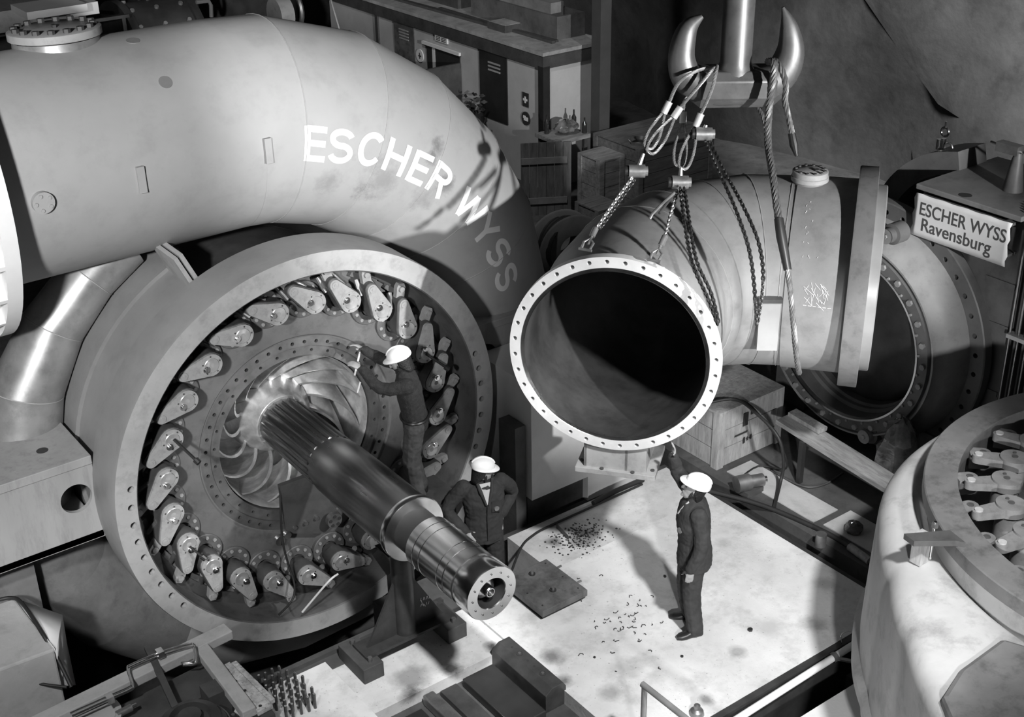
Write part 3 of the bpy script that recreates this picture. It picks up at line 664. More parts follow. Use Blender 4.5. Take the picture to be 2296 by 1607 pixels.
# spiral shoulder: grows from the far side round to the near side
def sm(t): t = max(0, min(1, t)); return t * t * (3 - 2 * t)
def ip(x, tab):
    for (a_, b_), (c_, d_) in zip(tab, tab[1:]):
        if x <= c_: return b_ + (d_ - b_) * max(0, (x - a_)) / (c_ - a_)
    return tab[-1][1]
rows = []; NA = 190
for i in range(NA + 1):
    d = 60 + 285 * i / NA; a = math.radians(d); k = sm((d - 150) / 60)
    Ro = ip(d, ((60, 2.46), (95, 2.48), (133, 2.52), (150, 2.60), (165, 2.86), (174, 3.12), (180, 3.32), (200, 3.75), (240, 3.9), (345, 3.9))); top = 1.96 - .06 * k; rc = .20 - .06 * k
    pr = [(2.10, SZ - .15), (2.10, top - .10), (2.16, top - .04), (2.22, top)]
    pr += [(2.22 + (Ro - rc - 2.22) * q, top + .02 * math.sin(q * pi)) for q in (.33, .66)]
    for q in range(7): b = pi / 2 * q / 6; pr.append((Ro - rc + rc * math.sin(b), top - rc + rc * math.cos(b)))
    pr += [(Ro + .02 - .25 * k, 1.1), (Ro + .03 - .45 * k, .62), (Ro + .09 - .45 * k, .58), (Ro + .09 - .45 * k, .48), (Ro - .02 - .45 * k, .44), (Ro - .12 - .45 * k, 0)]
    rows.append([cp(r, a, z) for r, z in pr])
G().grid(rows).obj('spiral_shoulder', CAST, sec, 50)
# stepped shoulder block near the camera with its round hole and the raised near segment
hp = at(2160, 1443, 2, 1.915)
G().cyl(hp + V3((0, 0, -.03)), hp + V3((0, 0, .008)), .085, n=28).obj('drain_hole', BLACKP, sec)
q0 = at(2118, 1545, 2, 1.98); pts = [at(x, y, 2, 1.98) for x, y in ((2112, 1560), (2150, 1500), (2246, 1430), (2330, 1455), (2420, 1640), (2200, 1760))]
n = len(pts); g = G().add([V3((p.x, p.y, 1.99)) for p in pts] + [V3((p.x + .02, p.y, 1.5)) for p in pts], [tuple(range(n))] + [(i, (i + 1) % n, n + (i + 1) % n, n + i) for i in range(n)])
g.obj('raised_near_segment', mat('raised_segment_paint', .15, .55, var=.25, scale=2, stain=.4), sec, 0, bevel=.04)
FLV = mat('flat_lever_paint', .17, .5, var=.2, scale=4, stain=.3)
# levers on the flat ring
l2 = mk(G().add([], []).prism([(x, z) for x, z in [(.085 * math.cos(t), .085 * math.sin(t)) for t in [pi + pi * i / 8 for i in range(9)]] + [(.055 * math.cos(t), .30 + .055 * math.sin(t)) for t in [pi * i / 8 for i in range(9)]]], (0, 0, 0), (1, 0, 0), (0, 1, 0), (0, 0, -.07)), 'guide_vane_lever', FLV, sec)
mk(G().cyl((0, 0, -.07), (0, 0, .02), .125, n=28).cyl((0, 0, -.3), (0, 0, -.07), .11, n=24), 'lever_hub', FLV, l2)
g = G().cyl((0, 0, .02), (0, 0, .026), .028, n=12); mk(g, 'centre_hole', DARKM, l2)
mk(G().cyl((.06, 0, .02), (.06, 0, .03), .016, n=10), 'hub_screw', DARKM, l2)
mk(G().cyl((0, .30, 0), (0, .30, .012), .035, n=16), 'pin', LEVERM, l2)
s2 = mk(G().prism([(x, z) for x, z in [(.07 * math.cos(t), .07 * math.sin(t)) for t in [pi + pi * i / 8 for i in range(9)]] + [(.07, .12), (-.07, .12)]], (0, 0, 0), (1, 0, 0), (0, -1, 0), (0, 0, -.14)), 'link_lug', FLV, sec)
mk(G().cyl((0, 0, 0), (0, 0, .006), .03, n=16), 'lug_hole', DARKM, s2)
for k in range(24):
    a = 2 * pi * k / 24 + .045
    if not (math.radians(80) < a % (2 * pi) < math.radians(300)): continue
    l = l2 if l2.get('u') is None else dup(l2, parent=sec)
    l.matrix_local = Matrix.Translation(cp(1.50, a, SZ - .02) - ORG[sec]) @ Matrix.Rotation(a - pi / 2 + .35, 4, 'Z')
    s = s2 if l2.get('u') is None else dup(s2, parent=sec)
    s.matrix_local = Matrix.Translation(cp(1.80, a - .055, SZ - .10) - ORG[sec]) @ Matrix.Rotation(a - pi / 2 + pi + .5, 4, 'Z'); l2['u'] = 1
for o in list(sec.children):
    if 'u' in o: del o['u']
# clamp plate with wooden block and stud on the shoulder
b0 = at(2072, 1262, 2, 2.0)
cl = thing('clamp_plate', b0, 'dark steel clamp plate propped on a wooden block on the flat casing', 'clamp')
pc = [at(x, y, 2, 2.30) for x, y in ((2027, 1196), (2050, 1213), (2142, 1212), (2165, 1216), (2130, 1188))]
G().bx(-.02, .02, -.02, .02, 0, .01)
n = len(pc); G().add([p for p in pc] + [p - V3((0, 0, .05)) for p in pc], [tuple(range(n))[::-1], tuple(range(n, 2 * n))] + [(i, (i + 1) % n, n + (i + 1) % n, n + i) for i in range(n)]).obj('plate', DARKM, cl, 0)
bb = at(2060, 1258, 2, 1.98); G().bx(bb.x - .055, bb.x + .055, bb.y - .05, bb.y + .05, 1.98, 2.25).obj('wooden_block', WOODX, cl, 0)
sb = at(2085, 1252, 2, 1.98); G().cyl(sb, sb + V3((0, 0, .36)), .014, n=10).obj('stud', STEEL, cl); G().cyl(sb + V3((0, 0, .31)), sb + V3((0, 0, .345)), .03, n=6).obj('nut', DARKM, cl)
# ================================================================= crane hook, slings, chain hoists
HC = V3((8.95, 8.6, 5.17)); HS = V3((.80, -.60, 0)); HD = V3((.6, .8, 0))
hook = thing('crane_hook', HC + V3((0, 0, -.36)), 'massive double-horned crane hook hanging from a round stem', 'crane hook')
HOOKM = mat('hook_forged_steel', .16, .42, .5, var=.2, scale=3, stain=.2)
def smoothpath(pts, sub=5):
    pts = [V3(p) for p in pts]; out = []
    for i in range(len(pts) - 1):
        p0, p1, p2, p3 = pts[max(0, i - 1)], pts[i], pts[i + 1], pts[min(len(pts) - 1, i + 2)]
        for j in range(sub):
            t = j / sub; out.append(.5 * ((2 * p1) + (p2 - p0) * t + (2 * p0 - 5 * p1 + 4 * p2 - p3) * t * t + (3 * p1 - p0 - 3 * p2 + p3) * t ** 3))
    return out + [pts[-1]]
path = [(-.33, .46, .02), (-.46, .34, .09), (-.505, .08, .125), (-.43, -.12, .15), (-.22, -.20, .165), (0, -.20, .17), (.22, -.19, .165), (.42, -.09, .15), (.50, .12, .125), (.47, .35, .08), (.40, .53, .012)]
sp = smoothpath([(a, b, c) for a, b, c in path], 5); rings = []
for i, q in enumerate(sp):
    a = sp[max(0, i - 1)]; b = sp[min(len(sp) - 1, i + 1)]; d = V3((b.x - a.x, b.y - a.y, 0)).normalized(); nrm = V3((-d.y, d.x, 0))
    r = max(.012, q.z); rg = []
    for k in range(16):
        t = 2 * pi * k / 16; ct, st = math.cos(t), math.sin(t); e = .72
        ct = math.copysign(abs(ct) ** e, ct); st = math.copysign(abs(st) ** e, st)
        rg.append(HC + HS * (q.x + nrm.x * ct * r) + V3((0, 0, q.y + nrm.y * ct * r)) + HD * st * r * 1.15)
    rings.append(rg)
G().loft(rings).obj('hook_horns', HOOKM, hook, 45)
oc = [(-.21, -.10), (-.15, -.02), (.15, -.02), (.21, -.10), (.20, -.26), (.12, -.37), (-.12, -.37), (-.20, -.26)]
G().loft([[HC + HS * (x0 + (.0 if z < -.2 else sh)) + HD * d * k + UP * (z * kz + (1 - kz) * -.18) for d, z in oc] for x0, sh, k, kz in ((-.44, .02, .55, .6), (-.33, 0, 1, 1), (.34, 0, 1, 1), (.45, -.02, .55, .6))]).obj('hook_block', HOOKM, hook, 25, bevel=.012)
G().lathe([(.20, -.12), (.17, -.02), (.145, .04), (.145, 5.5)], HC, UP, 32).obj('hook_stem', HOOKM, hook)
def rope(path, r, strands=5, pitch=.16, sub=5, n=5):
    path = smoothpath(path, sub); g = G(); L = [0]
    for i in range(1, len(path)): L.append(L[-1] + (path[i] - path[i - 1]).length)
    # resample finely
    step = pitch / 9; m = max(8, int(L[-1] / step)); pts = []
    j = 0
    for i in range(m + 1):
        s = L[-1] * i / m
        while j < len(L) - 2 and L[j + 1] < s: j += 1
        t = (s - L[j]) / max(1e-9, L[j + 1] - L[j]); pts.append((path[j].lerp(path[j + 1], t), s))
    u = None; fr = []
    for i, (p, s) in enumerate(pts):
        d = (pts[min(m, i + 1)][0] - pts[max(0, i - 1)][0]).normalized()
        if u is None: u = frame(d)[0]
        u = (u - d * u.dot(d)).normalized(); fr.append((p, u, d.cross(u), s))
    for k in range(strands):
        g.tube([p + (a * math.cos(2 * pi * (s / pitch + k / strands)) + b * math.sin(2 * pi * (s / pitch + k / strands))) * r * .55 for p, a, b, s in fr], r * .47, n)
    return g
def chain(path, link=.05, r=.007, sub=4):
    """interlocking oval links along a path, one joined part"""
    path = smoothpath(path, sub); g = G(); tot = 0; L = [0]
    for i in range(1, len(path)): L.append(L[-1] + (path[i] - path[i - 1]).length)
    n = int(L[-1] / (link * .72)); j = 0
    for i in range(n):
        s = L[-1] * (i + .5) / n
        while j < len(L) - 2 and L[j + 1] < s: j += 1
        p = path[j].lerp(path[j + 1], (s - L[j]) / max(1e-9, L[j + 1] - L[j])); d = (path[j + 1] - path[j]).normalized()
        u, t, _ = frame(d); w_ = u if i % 2 else t
        g.tube([p + d * math.cos(a) * link * .5 + w_ * math.sin(a) * link * .3 for a in (2 * pi * k / 8 for k in range(8))], r, 4, True)
    return g
ROPEM = mat('galvanised_wire_rope', .36, .45, .5, var=.3, scale=20); ROPED = mat('greased_wire_rope', .16, .5, .4, var=.3, scale=20)
CHAINM = mat('black_hoist_chain', .05, .4, .5, var=.3, scale=10); FERR = mat('ferrule_aluminium', .7, .4, .3, var=.08, scale=8); HOISTM = mat('hoist_body_metal', .42, .35, .7, var=.3, scale=9)
DH = 12.75
def A(px, py, d): return atd(px, py, d)
def sling(label, up, fer0, fer1, eye, d0, d1, name='wire_rope_sling', r=.017):
    """rope from the hook to a pressed ferrule, below it the long eye"""
    root = thing(name, A(eye[0], eye[1], d1), label, 'sling', 'wire rope slings on the crane hook')
    f0, f1, e = A(*fer0, d0 - .1), A(*fer1, d0 - .1), A(*eye, d1)
    rope([A(*q, d0 - (.22 if i else .05)) for i, q in enumerate(up)][:] + [f0], r).obj('rope', ROPEM, root, 60)
    G().cyl(f0, f1, .034, n=16).obj('ferrule', FERR, root)
    d = (e - f1); s = d.cross(fw).normalized(); m_ = f1.lerp(e, .55)
    rope([f1 + s * .012, m_ + s * .055, f1.lerp(e, .93) + s * .045, e, f1.lerp(e, .93) - s * .045, m_ - s * .055, f1 - s * .012], r * .85).obj('eye', ROPEM, root, 60)
    return root
sling('thin bright wire sling from hook, leftmost white ferrule', [(1600, 150), (1560, 160), (1522, 185)], (1501, 228), (1488, 254), (1452, 332), DH, 12.45)
sling('bright wire sling crossing the hook face, second ferrule from the left', [(1606, 150), (1596, 158), (1565, 195)], (1526, 240), (1510, 264), (1456, 342), DH, 12.42)
sling('wire sling with short upright ferrule, third from the left', [(1575, 205), (1545, 215), (1534, 230)], (1532, 250), (1531, 276), (1522, 372), DH + .2, 12.5)
sling('thick wire sling with ferrule nearest the elbow crown', [(1608, 148), (1606, 160), (1596, 200)], (1572, 255), (1560, 284), (1530, 378), DH, 12.4)
def shackle(root, p, d, s=1.0, m=HOISTM, name='shackle'):
    u, t, d = frame(d); g = G().tube([p + u * .035 * s, p + u * .04 * s + d * .07 * s, p + d * .11 * s, p - u * .04 * s + d * .07 * s, p - u * .035 * s], .011 * s, 8); g.cyl(p - u * .055 * s, p + u * .055 * s, .012 * s, n=8); return g.obj(name, m, root)
def hoist(label, top, body, paths, hk=None, d=12.4, slack=()):
    root = thing('chain_hoist', A(*body, d) + V3((0, 0, -.1)), label, 'chain hoist', 'chain hoists on the slings')
    b = A(*body, d); t = A(*top, d); ax = (t - b).normalized()
    g = G().cyl(b - rt * .075, b + rt * .075, .062, n=20); g.obj('drum_housing', HOISTM, root)
    G().cyl(b + rt * .075, b + rt * .10, .045, n=16).obj('gear_cap', HOISTM, root); G().cyl(b - rt * .11, b - rt * .075, .05, n=12).obj('hand_wheel', CHAINM, root)
    G().tube([b, b.lerp(t, .5), t], [.03, .022, .016], 8).obj('top_hook', HOISTM, root)
    for i, ps in enumerate(paths): chain([A(x, y, q) for x, y, q in ps], .045, .0075).obj('load_chain', HOISTM if i == 0 and hk else CHAINM, root, 60, kind='stuff')
    for ps in slack: chain([A(x, y, q) for x, y, q in ps], .042, .009).obj('slack_chain', CHAINM, root, 60, kind='stuff')
    if hk:
        p = A(hk[0], hk[1], hk[2]); q = A(hk[3], hk[4], hk[5]); dd = (q - p).normalized(); G().cyl(p, p.lerp(q, .5), .028, n=12).obj('bottom_block', HOISTM, root); G().tube([p.lerp(q, .5), p.lerp(q, .8), q], .013, 8).obj('bottom_hook', HOISTM, root); shackle(root, q + dd * .06, -dd, 1.15)
    return root
hoist('chain hoist with bright doubled chain, left of the elbow crown', (1443, 344), (1428, 383), [[(1418, 398, 12.4), (1380, 450, 12.25), (1340, 508, 12.1)], [(1424, 402, 12.42), (1386, 455, 12.27), (1346, 512, 12.12)]], (1336, 512, 12.08, 1318, 548, 11.98))
hoist('chain hoist with slack loop hanging in front of the elbow bend', (1527, 376), (1525, 408), [[(1520, 425, 12.35), (1504, 480, 12.1), (1492, 528, 11.85)]], (1491, 530, 11.83, 1472, 572, 11.72), slack=[[(1525, 420, 12.3), (1535, 500, 12.0), (1552, 590, 11.75), (1586, 665, 11.6), (1609, 728, 11.55)], [(1534, 420, 12.28), (1546, 500, 12.0), (1562, 585, 11.72), (1594, 655, 11.6), (1611, 722, 11.55)]])
hoist('dark chain hoist with the longest black chain loop, right of the elbow crown', (1583, 280), (1578, 300), [], None, 12.6, slack=[[(1580, 312, 12.6), (1610, 380, 12.3), (1650, 470, 12.0), (1680, 560, 11.85), (1692, 650, 11.8), (1696, 728, 11.8)], [(1590, 312, 12.62), (1625, 385, 12.35), (1668, 465, 12.0), (1700, 540, 11.85), (1711, 610, 11.8), (1706, 680, 11.8), (1697, 728, 11.8)]])
# thick hand-laid wire sling round the end of the elbow
big = thing('heavy_wire_sling', A(1785, 830, 12.3), 'heavy laid wire rope with dark served splice going round the elbow end', 'sling')
rope([A(1722, 138, DH - .05), A(1736, 142, DH - .2), A(1733, 185, DH - .22), A(1724, 250, DH - .2), A(1722, 320, DH - .25), A(1734, 400, 12.2), A(1747, 500, 12.0)], .036, 6, .3).obj('rope', ROPED, big, 60)
G().tube([A(1746, 490, 11.99), A(1752, 530, 11.95), A(1766, 605, 11.9)], [.042, .047, .036], 12).obj('splice_serving', BLACKM, big)
rope([A(1766, 600, 11.9), A(1774, 670, 11.88), A(1782, 760, 11.95), A(1788, 815, 12.12), A(1792, 836, 12.3)], .026, 6, .22).obj('rope_tail', ROPED, big, 60)
b2 = thing('hanging_rope_end', A(1785, 350, DH), 'frayed wire rope end hanging free at the right of the hook', 'rope')
rope([A(1738, 136, DH - .1), A(1750, 150, DH - .2), A(1762, 190, DH - .2), A(1760, 225, DH - .15), A(1768, 262, DH - .1), A(1776, 300, DH)], .03, 5, .3).obj('rope', ROPED, b2, 60)
G().tube([A(1775, 298, DH), A(1780, 325, DH), A(1786, 350, DH)], [.034, .04, .015], 10).obj('dark_whipping', BLACKM, b2)
rope([A(1690, 225, DH + .2), A(1710, 260, DH + .1), A(1720, 310, DH)], .022, 5, .2).obj('rear_strand', ROPED, b2, 60)
tw = thing('hanging_pliers_hook', A(1455, 480, 11.9), 'small open rod hook dangling beside the middle chain hoist', 'rod')
G().tube([A(1512, 432, 12.2), A(1490, 452, 12.1), A(1462, 480, 11.95), A(1457, 490, 11.95)], .014, 8).obj('rod', HOISTM, tw); G().tube([A(1508, 440, 12.2), A(1478, 478, 12.0)], .012, 8).obj('second_rod', DARKM, tw)
# ================================================================= equipment cabin in the background
KX, KY, KZ = 14.28, 18.36, 2.5
cab = thing('equipment_cabin', (KX + 1.2, KY + 3.4, 0), 'pale walled equipment cabin with dark panels and flat roof behind the casing', 'cabin')
G().bx(KX, KX + 1.35, KY, KY + 7.6, 0, KZ - .12).obj('cabin_walls', WALLP, cab, 0)
ROOFM = mat('roof_board', .34, .8, var=.3, scale=2, stain=.3)
G().bx(KX - .06, KX + 1.42, KY - .06, KY + 7.7, KZ - .005, KZ + .06).obj('roof_sheet', ROOFM, cab, 0)
G().bx(KX - .045, KX, KY - .045, KY + 7.65, KZ - .24, KZ).bx(KX, KX + 1.4, KY - .045, KY, KZ - .24, KZ).obj('roof_fascia', DARKM, cab, 0)
G().bx(KX - .05, KX + .10, KY - .05, KY + .10, 0, KZ - .2).obj('corner_post', BLACKM, cab, 0)
G().bx(KX - .04, KX, KY + 5.55, KY + 5.65, 0, KZ - .2).obj('end_post', DARKM, cab, 0)
def lpan(y0, y1, z0, z1, name, m, dx=.02): return G().bx(KX - dx, KX + .01, y0, y1, z0, z1).obj(name, m, cab, 0)
p1 = lpan(KY + 1.08, KY + 1.95, .98, 2.28, 'dark_panel', BLACKM)
for k in range(3): G().bx(KX - .03, KX - .018, KY + 1.28, KY + 1.66, 2.05 - k * .07, 2.08 - k * .07).obj('louvre', RINGM, p1, 0)
p2 = lpan(KY + 4.2, KY + 4.95, .6, 2.26, 'dark_panel', mat('worn_panel', .13, .6, var=.5, scale=3, stain=.5))
for k in range(4): G().bx(KX - .03, KX - .018, KY + 4.4, KY + 4.75, 2.12 - k * .06, 2.145 - k * .06).obj('louvre', RINGM, p2, 0)
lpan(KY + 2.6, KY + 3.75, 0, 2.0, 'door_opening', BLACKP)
G().bx(KX - .07, KX - .02, KY + 2.55, KY + 3.85, 2.0, 2.06).obj('door_lintel', WHITEP, cab, 0)
G().bx(KX - 1.15, KX - .02, KY + 2.56, KY + 2.62, 0.02, 1.86).obj('open_door_leaf', DARKM, cab, 0)
G().bx(KX - .025, KX, KY + 3.45, KY + 3.55, 1.2, 1.98).obj('door_edge_strip', WHITEP, cab, 0)
vg = lpan(KY + 3.0, KY + 3.42, 2.14, 2.27, 'vent_grille', WHITEP, .03)
for s in (0, 1):
    for k in range(3): G().bx(KX - .034, KX - .028, KY + 3.04 + s * .19, KY + 3.19 + s * .19, 2.16 + k * .03, 2.175 + k * .03).obj('grille_slot', DARKM, vg, 0)
# first-aid sign: white cross on a dark rounded square
sg = thing('first_aid_sign', (KX - .01, KY + .52, 1.45), 'square sign with white cross on the cabin wall', 'sign')
G().bx(KX - .02, KX - .003, KY + .43, KY + .62, 1.46, 1.72).obj('sign_plate', BLACKP, sg, 0, bevel=.01)
G().bx(KX - .026, KX - .018, KY + .505, KY + .545, 1.53, 1.65).bx(KX - .0255, KX - .018, KY + .465, KY + .585, 1.57, 1.61).obj('white_cross', WHITEP, sg, 0)
s2_ = thing('round_safety_sign', (KX - .01, KY + .52, 1.1), 'round dark sign with pale pictogram below the cross', 'sign')
G().cyl((KX - .003, KY + .52, 1.24), (KX - .02, KY + .52, 1.24), .125, n=28).obj('sign_disc', BLACKP, s2_); G().bx(KX - .026, KX - .018, KY + .45, KY + .57, 1.2, 1.27).bx(KX - .0255, KX - .018, KY + .52, KY + .59, 1.24, 1.29).obj('pictogram', WHITEP, s2_, 0)
s3_ = thing('round_pale_sign', (KX - .01, KY + 3.95, 1.5), 'round white sign beside the cabin door', 'sign')
G().cyl((KX - .003, KY + 4.02, 1.72), (KX - .02, KY + 4.02, 1.72), .13, n=28).obj('sign_disc', WHITEP, s3_); G().bx(KX - .024, KX - .018, KY + 3.96, KY + 4.06, 1.7, 1.73).bx(KX - .0235, KX - .018, KY + 4.0, KY + 4.03, 1.66, 1.78).obj('pictogram', DARKM, s3_, 0)
# things lying on the cabin roof
zr = KZ + .06
def onroof(name, label, cat, x0, x1, y0, y1, h, m, bevel=0): return G().bx(KX + x0, KX + x1, KY + y0, KY + y1, zr + (.031 if name == 'sheet_offcut' else 0), zr + h + (.5 if name == 'sheet_offcut' else 0)).obj(name, m, None, 0, bevel=bevel, label=label, category=cat)
r1 = thing('roof_tray', (KX + 1.3, KY + 1.5, zr), 'long dark metal tray lying on the cabin roof near the column', 'tray')
for a, b, c, d in ((.70, .75, .5, 3.2), (1.3, 1.35, .5, 3.2), (.75, 1.3, .5, .57), (.75, 1.3, 3.13, 3.2)): G().bx(KX + a, KX + b, KY + c, KY + d, zr, zr + .42).obj('side', DULLST if False else mat('tray_steel', .12, .6, var=.3, scale=2, stain=.3), r1, 0)
G().bx(KX + .75, KX + 1.3, KY + .57, KY + 3.13, zr, zr + .03).obj('bottom', DARKM, r1, 0)
onroof('metal_duct', 'flat dark duct piece on the cabin roof above the open door', 'duct', .8, 1.35, 3.8, 6.2, .22, DARKM)
onroof('sheet_offcut', 'pale flat board inside the roof tray', 'board', .95, 1.25, 1.0, 2.6, .05, mat('roof_pale_sheet', .24, .7, var=.3))
for i, (x0, y0, x1, y1, h) in enumerate(((.25, 7.0, .42, 1.9, .05), (.35, 5.2, .62, .4, .04), (.5, 4.0, .5, .35, .05))):
    G().bar((KX + x0, KY + y0, zr + h / 2), (KX + x1, KY + y1, zr + h / 2), .07, h).obj('roof_pipe', DARKM, None, 0, label=['long dark bar along the left edge of the cabin roof', 'thin bar beside the long one on the cabin roof', 'short bar nearest the tray on the cabin roof'][i], category='bar')
bx_ = thing('junction_tray', (KX + .45, KY + 1.9, zr), 'small open tray at the end of the long roof bar', 'tray')
G().bx(KX + .3, KX + .7, KY + 1.55, KY + 2.1, zr, zr + .13).obj('tray_body', DARKM, bx_, 0); G().bx(KX + .32, KX + .68, KY + 1.57, KY + 2.08, zr + .13, zr + .135).obj('tray_lining', ROOFM, bx_, 0)
# square column beside the cabin
cp_ = at(1355, 290, 1, 17.6)
G().bx(cp_.x - .12, cp_.x + .12, 17.6, 17.84, 0, 12).obj('trim_2', mat('column_paint', .06, .7, var=.2), None, 0, kind='structure')
# ---- crates and bench
def crate(name, label, x0, x1, y0, y1, z0, z1, nb, m=WOOD, lid=True):
    root = thing(name, ((x0 + x1) / 2, (y0 + y1) / 2, z0), label, 'crate', 'wooden crates')
    h = (z1 - z0) / nb
    for k in range(nb):
        a, b = z0 + h * k + .006, z0 + h * (k + 1) - .006
        G().bx(x0, x1, y0, y0 + .022, a, b).obj('plank', m, root, 0); G().bx(x0, x0 + .022, y0 + .022, y1, a, b).obj('plank', m, root, 0); G().bx(x1 - .022, x1, y0 + .022, y1, a, b).obj('plank', m, root, 0)
    G().bx(x0 + .03, x1 - .03, y0 + .03, y1, z0, z1 - .03).obj('inner_box', DARKM, root, 0)
    n = max(3, int((y1 - y0) / .22)); d = (y1 - y0 + .04) / n
    for k in range(n): G().bx(x0 - .02, x1 + .02, y0 - .02 + d * k + .004, y0 - .02 + d * (k + 1) - .004, z1, z1 + .025).obj('lid_board', m, root, 0)
    for x in (x0 - .015, x1 - .085): G().bx(x, x + .10, y0 - .02, y0, z0, z1).obj('batten', m, root, 0)
    for y in (y0 - .015, y1 - .085): G().bx(x0 - .02, x0, y, y + .10, z0, z1).obj('batten', m, root, 0)
    return root
crate('small_crate', 'tall narrow wooden crate with pale planks, left of the big dark crate', 14.19, 14.72, 16.68, 17.25, 0, 1.0, 4, WOOD)
crate('big_crate', 'large dark wooden crate with broad lid behind the lifting slings', 14.75, 16.5, 16.3, 17.5, 0, 1.18, 5, mat('dark_crate_wood', .13, .8, var=.35, scale=2.5, stretch=(1, 6, 6)))
crate('low_crate', 'low dark crate in front of the tall narrow one', 13.6, 14.1, 16.0, 16.6, 0, .42, 2, mat('dark_crate_wood', .13))
crate('marked_crate', 'wooden crate with black marks under the elbow bend', 9.9, 10.95, 9.42, 10.7, 0, .74, 3, WOODX)
g = G()
for i, (a, b, c, d) in enumerate(((10.28, 10.36, .46, .63), (10.40, 10.44, .58, .66), (10.3, 10.33, .22, .30), (10.36, 10.38, .24, .29), (10.41, 10.44, .24, .30), (10.15, 10.36, .36, .38))): g.bx(a, b, 9.395, 9.399, c, d)
g.obj('stencil_marks', BLACKP, bpy.data.objects['marked_crate'], 0, kind='stuff')
# plank door leaning against the bench
pd = thing('plank_door', at(1225, 490, 1, 17.35), 'dark plank door with two battens leaning beside the bench', 'door')
c = at(1225, 490, 1, 17.35); ux = V3((.86, -.5, 0)).normalized(); un = V3((-.5, -.86, 0)).normalized()
DKW = mat('dark_door_wood', .10, .8, var=.4, scale=3, stretch=(5, 5, 1))
for k in range(6): G().prism([(-.44 + k * .147, 0), (-.30 + k * .147, 0), (-.30 + k * .147, 1.32), (-.44 + k * .147, 1.32)], V3((c.x, c.y, 0)), ux, UP, un * .03).obj('plank', DKW, pd, 0)
for z in (.22, .95): G().prism([(-.44, z), (.36, z), (.36, z + .11), (-.44, z + .11)], V3((c.x, c.y, 0)) + un * .03, ux, UP, un * .03).obj('batten', mat('batten_wood', .17, .8, var=.3, scale=3), pd, 0)
bn = thing('workbench', (14.35, 17.8, 0), 'narrow dark workbench in front of the cabin corner', 'bench')
G().bx(13.95, 14.7, 17.55, 18.2, 1.12, 1.19).obj('bench_top', WOOD, bn, 0)
for x in (14.0, 14.6):
    for y in (17.6, 18.1): G().bx(x, x + .07, y, y + .07, 0, 1.12).obj('leg', DARKM, bn, 0)
FOIL = mat('glossy_plastic_foil', .35, .12, .6, var=.8, scale=6, bump=.6, bscale=5)
def crumple(name, label, c, sx, sy, sz, m, seed, n=9):
    rnd = random.Random(seed); rows = []
    for k in range(n + 1):
        e = -pi / 2 + pi * k / n; rows.append([V3(c) + V3((sx * math.cos(e) * math.cos(2 * pi * i / 14) * rnd.uniform(.7, 1.15), sy * math.cos(e) * math.sin(2 * pi * i / 14) * rnd.uniform(.7, 1.15), sz * (1 + math.sin(e) * rnd.uniform(.85, 1.1)))) for i in range(14)])
    return G().loft(rows).obj(name, m, None, 25, label=label, category='bag')
crumple('foil_bag', 'crumpled shiny plastic bag on the workbench', (14.36, 17.82, 1.195), .24, .18, .13, FOIL, 3)
GLASS = mat('dark_bottle_glass', .03, .1, var=.2)
for i, (x, y, h, lb) in enumerate(((14.1, 18.05, .34, 'dark bottle at the left end of the workbench'), (14.64, 17.95, .36, 'dark tall bottle right of the foil bag'), (14.64, 17.65, .28, 'short dark bottle at the right bench corner'))):
    G().lathe([(0, 0), (.045, 0), (.045, h * .6), (.015, h * .78), (.015, h), (0, h)], (x, y, 1.19), UP, 16).obj('bottle', GLASS, None, 40, label=lb, category='bottle')
G().lathe([(0, 0), (.07, 0), (.075, .16), (0, .16)], (14.5, 18.08, 1.19), UP, 20).obj('white_tub', WHITEP, None, 30, label='small white tub behind the foil bag', category='tub')
G().lathe([(0, 0), (.16, 0), (.2, .06), (.19, .07), (.14, .02), (0, .02)], (14.98, 16.55, 1.205), UP, 24).obj('metal_bowl', STEEL, None, 30, label='shiny shallow bowl on the big dark crate', category='bowl')
# coiled cable on the floor between door and casing, flower pot at the cabin
cc = thing('cable_coil', (13.3, 17.9, 0), 'coil of dark cable on the floor by the cabin', 'cable')
for k in range(5): G().tube([V3((13.3 + .28 * math.cos(2 * pi * i / 20), 17.9 + .28 * math.sin(2 * pi * i / 20), .03 + k * .045)) for i in range(20)], .024, 6, True).obj('cable_turn', RUBBER, cc)
pp = at(1062, 262, 0, 13.9); pot = thing('potted_plant', (pp.x, pp.y, .3), 'round pot with dark leaves standing before the cabin', 'plant')
G().lathe([(0, 0), (.1, 0), (.22, .16), (.2, .3), (.14, .34), (0, .3)], (pp.x, pp.y, pp.z - .25), UP, 24).obj('pot', mat('glazed_pot', .05, .15, var=.2), pot)
rnd = random.Random(4); g = G()
for k in range(46):
    a, r, h = rnd.uniform(0, 2 * pi), rnd.uniform(.02, .26), rnd.uniform(.1, .42); q = V3((pp.x + r * math.cos(a), pp.y + r * math.sin(a), pp.z + h)); u, t, _ = frame(V3((rnd.gauss(0, 1), rnd.gauss(0, 1), rnd.gauss(0, 1))))
    g.add([q + u * .07, q + t * .04, q - u * .07, q - t * .04], [(0, 1, 2, 3)])
g.obj('foliage', mat('dark_leaves', .05, .35, var=.5, scale=9), pot, 0, kind='stuff')
G().bx(pp.x - .25, pp.x + .25, pp.y - .25, pp.y + .25, 0, pp.z - .25).obj('plant_stand', DARKM, None, 0, label='dark block under the potted plant', category='stand')
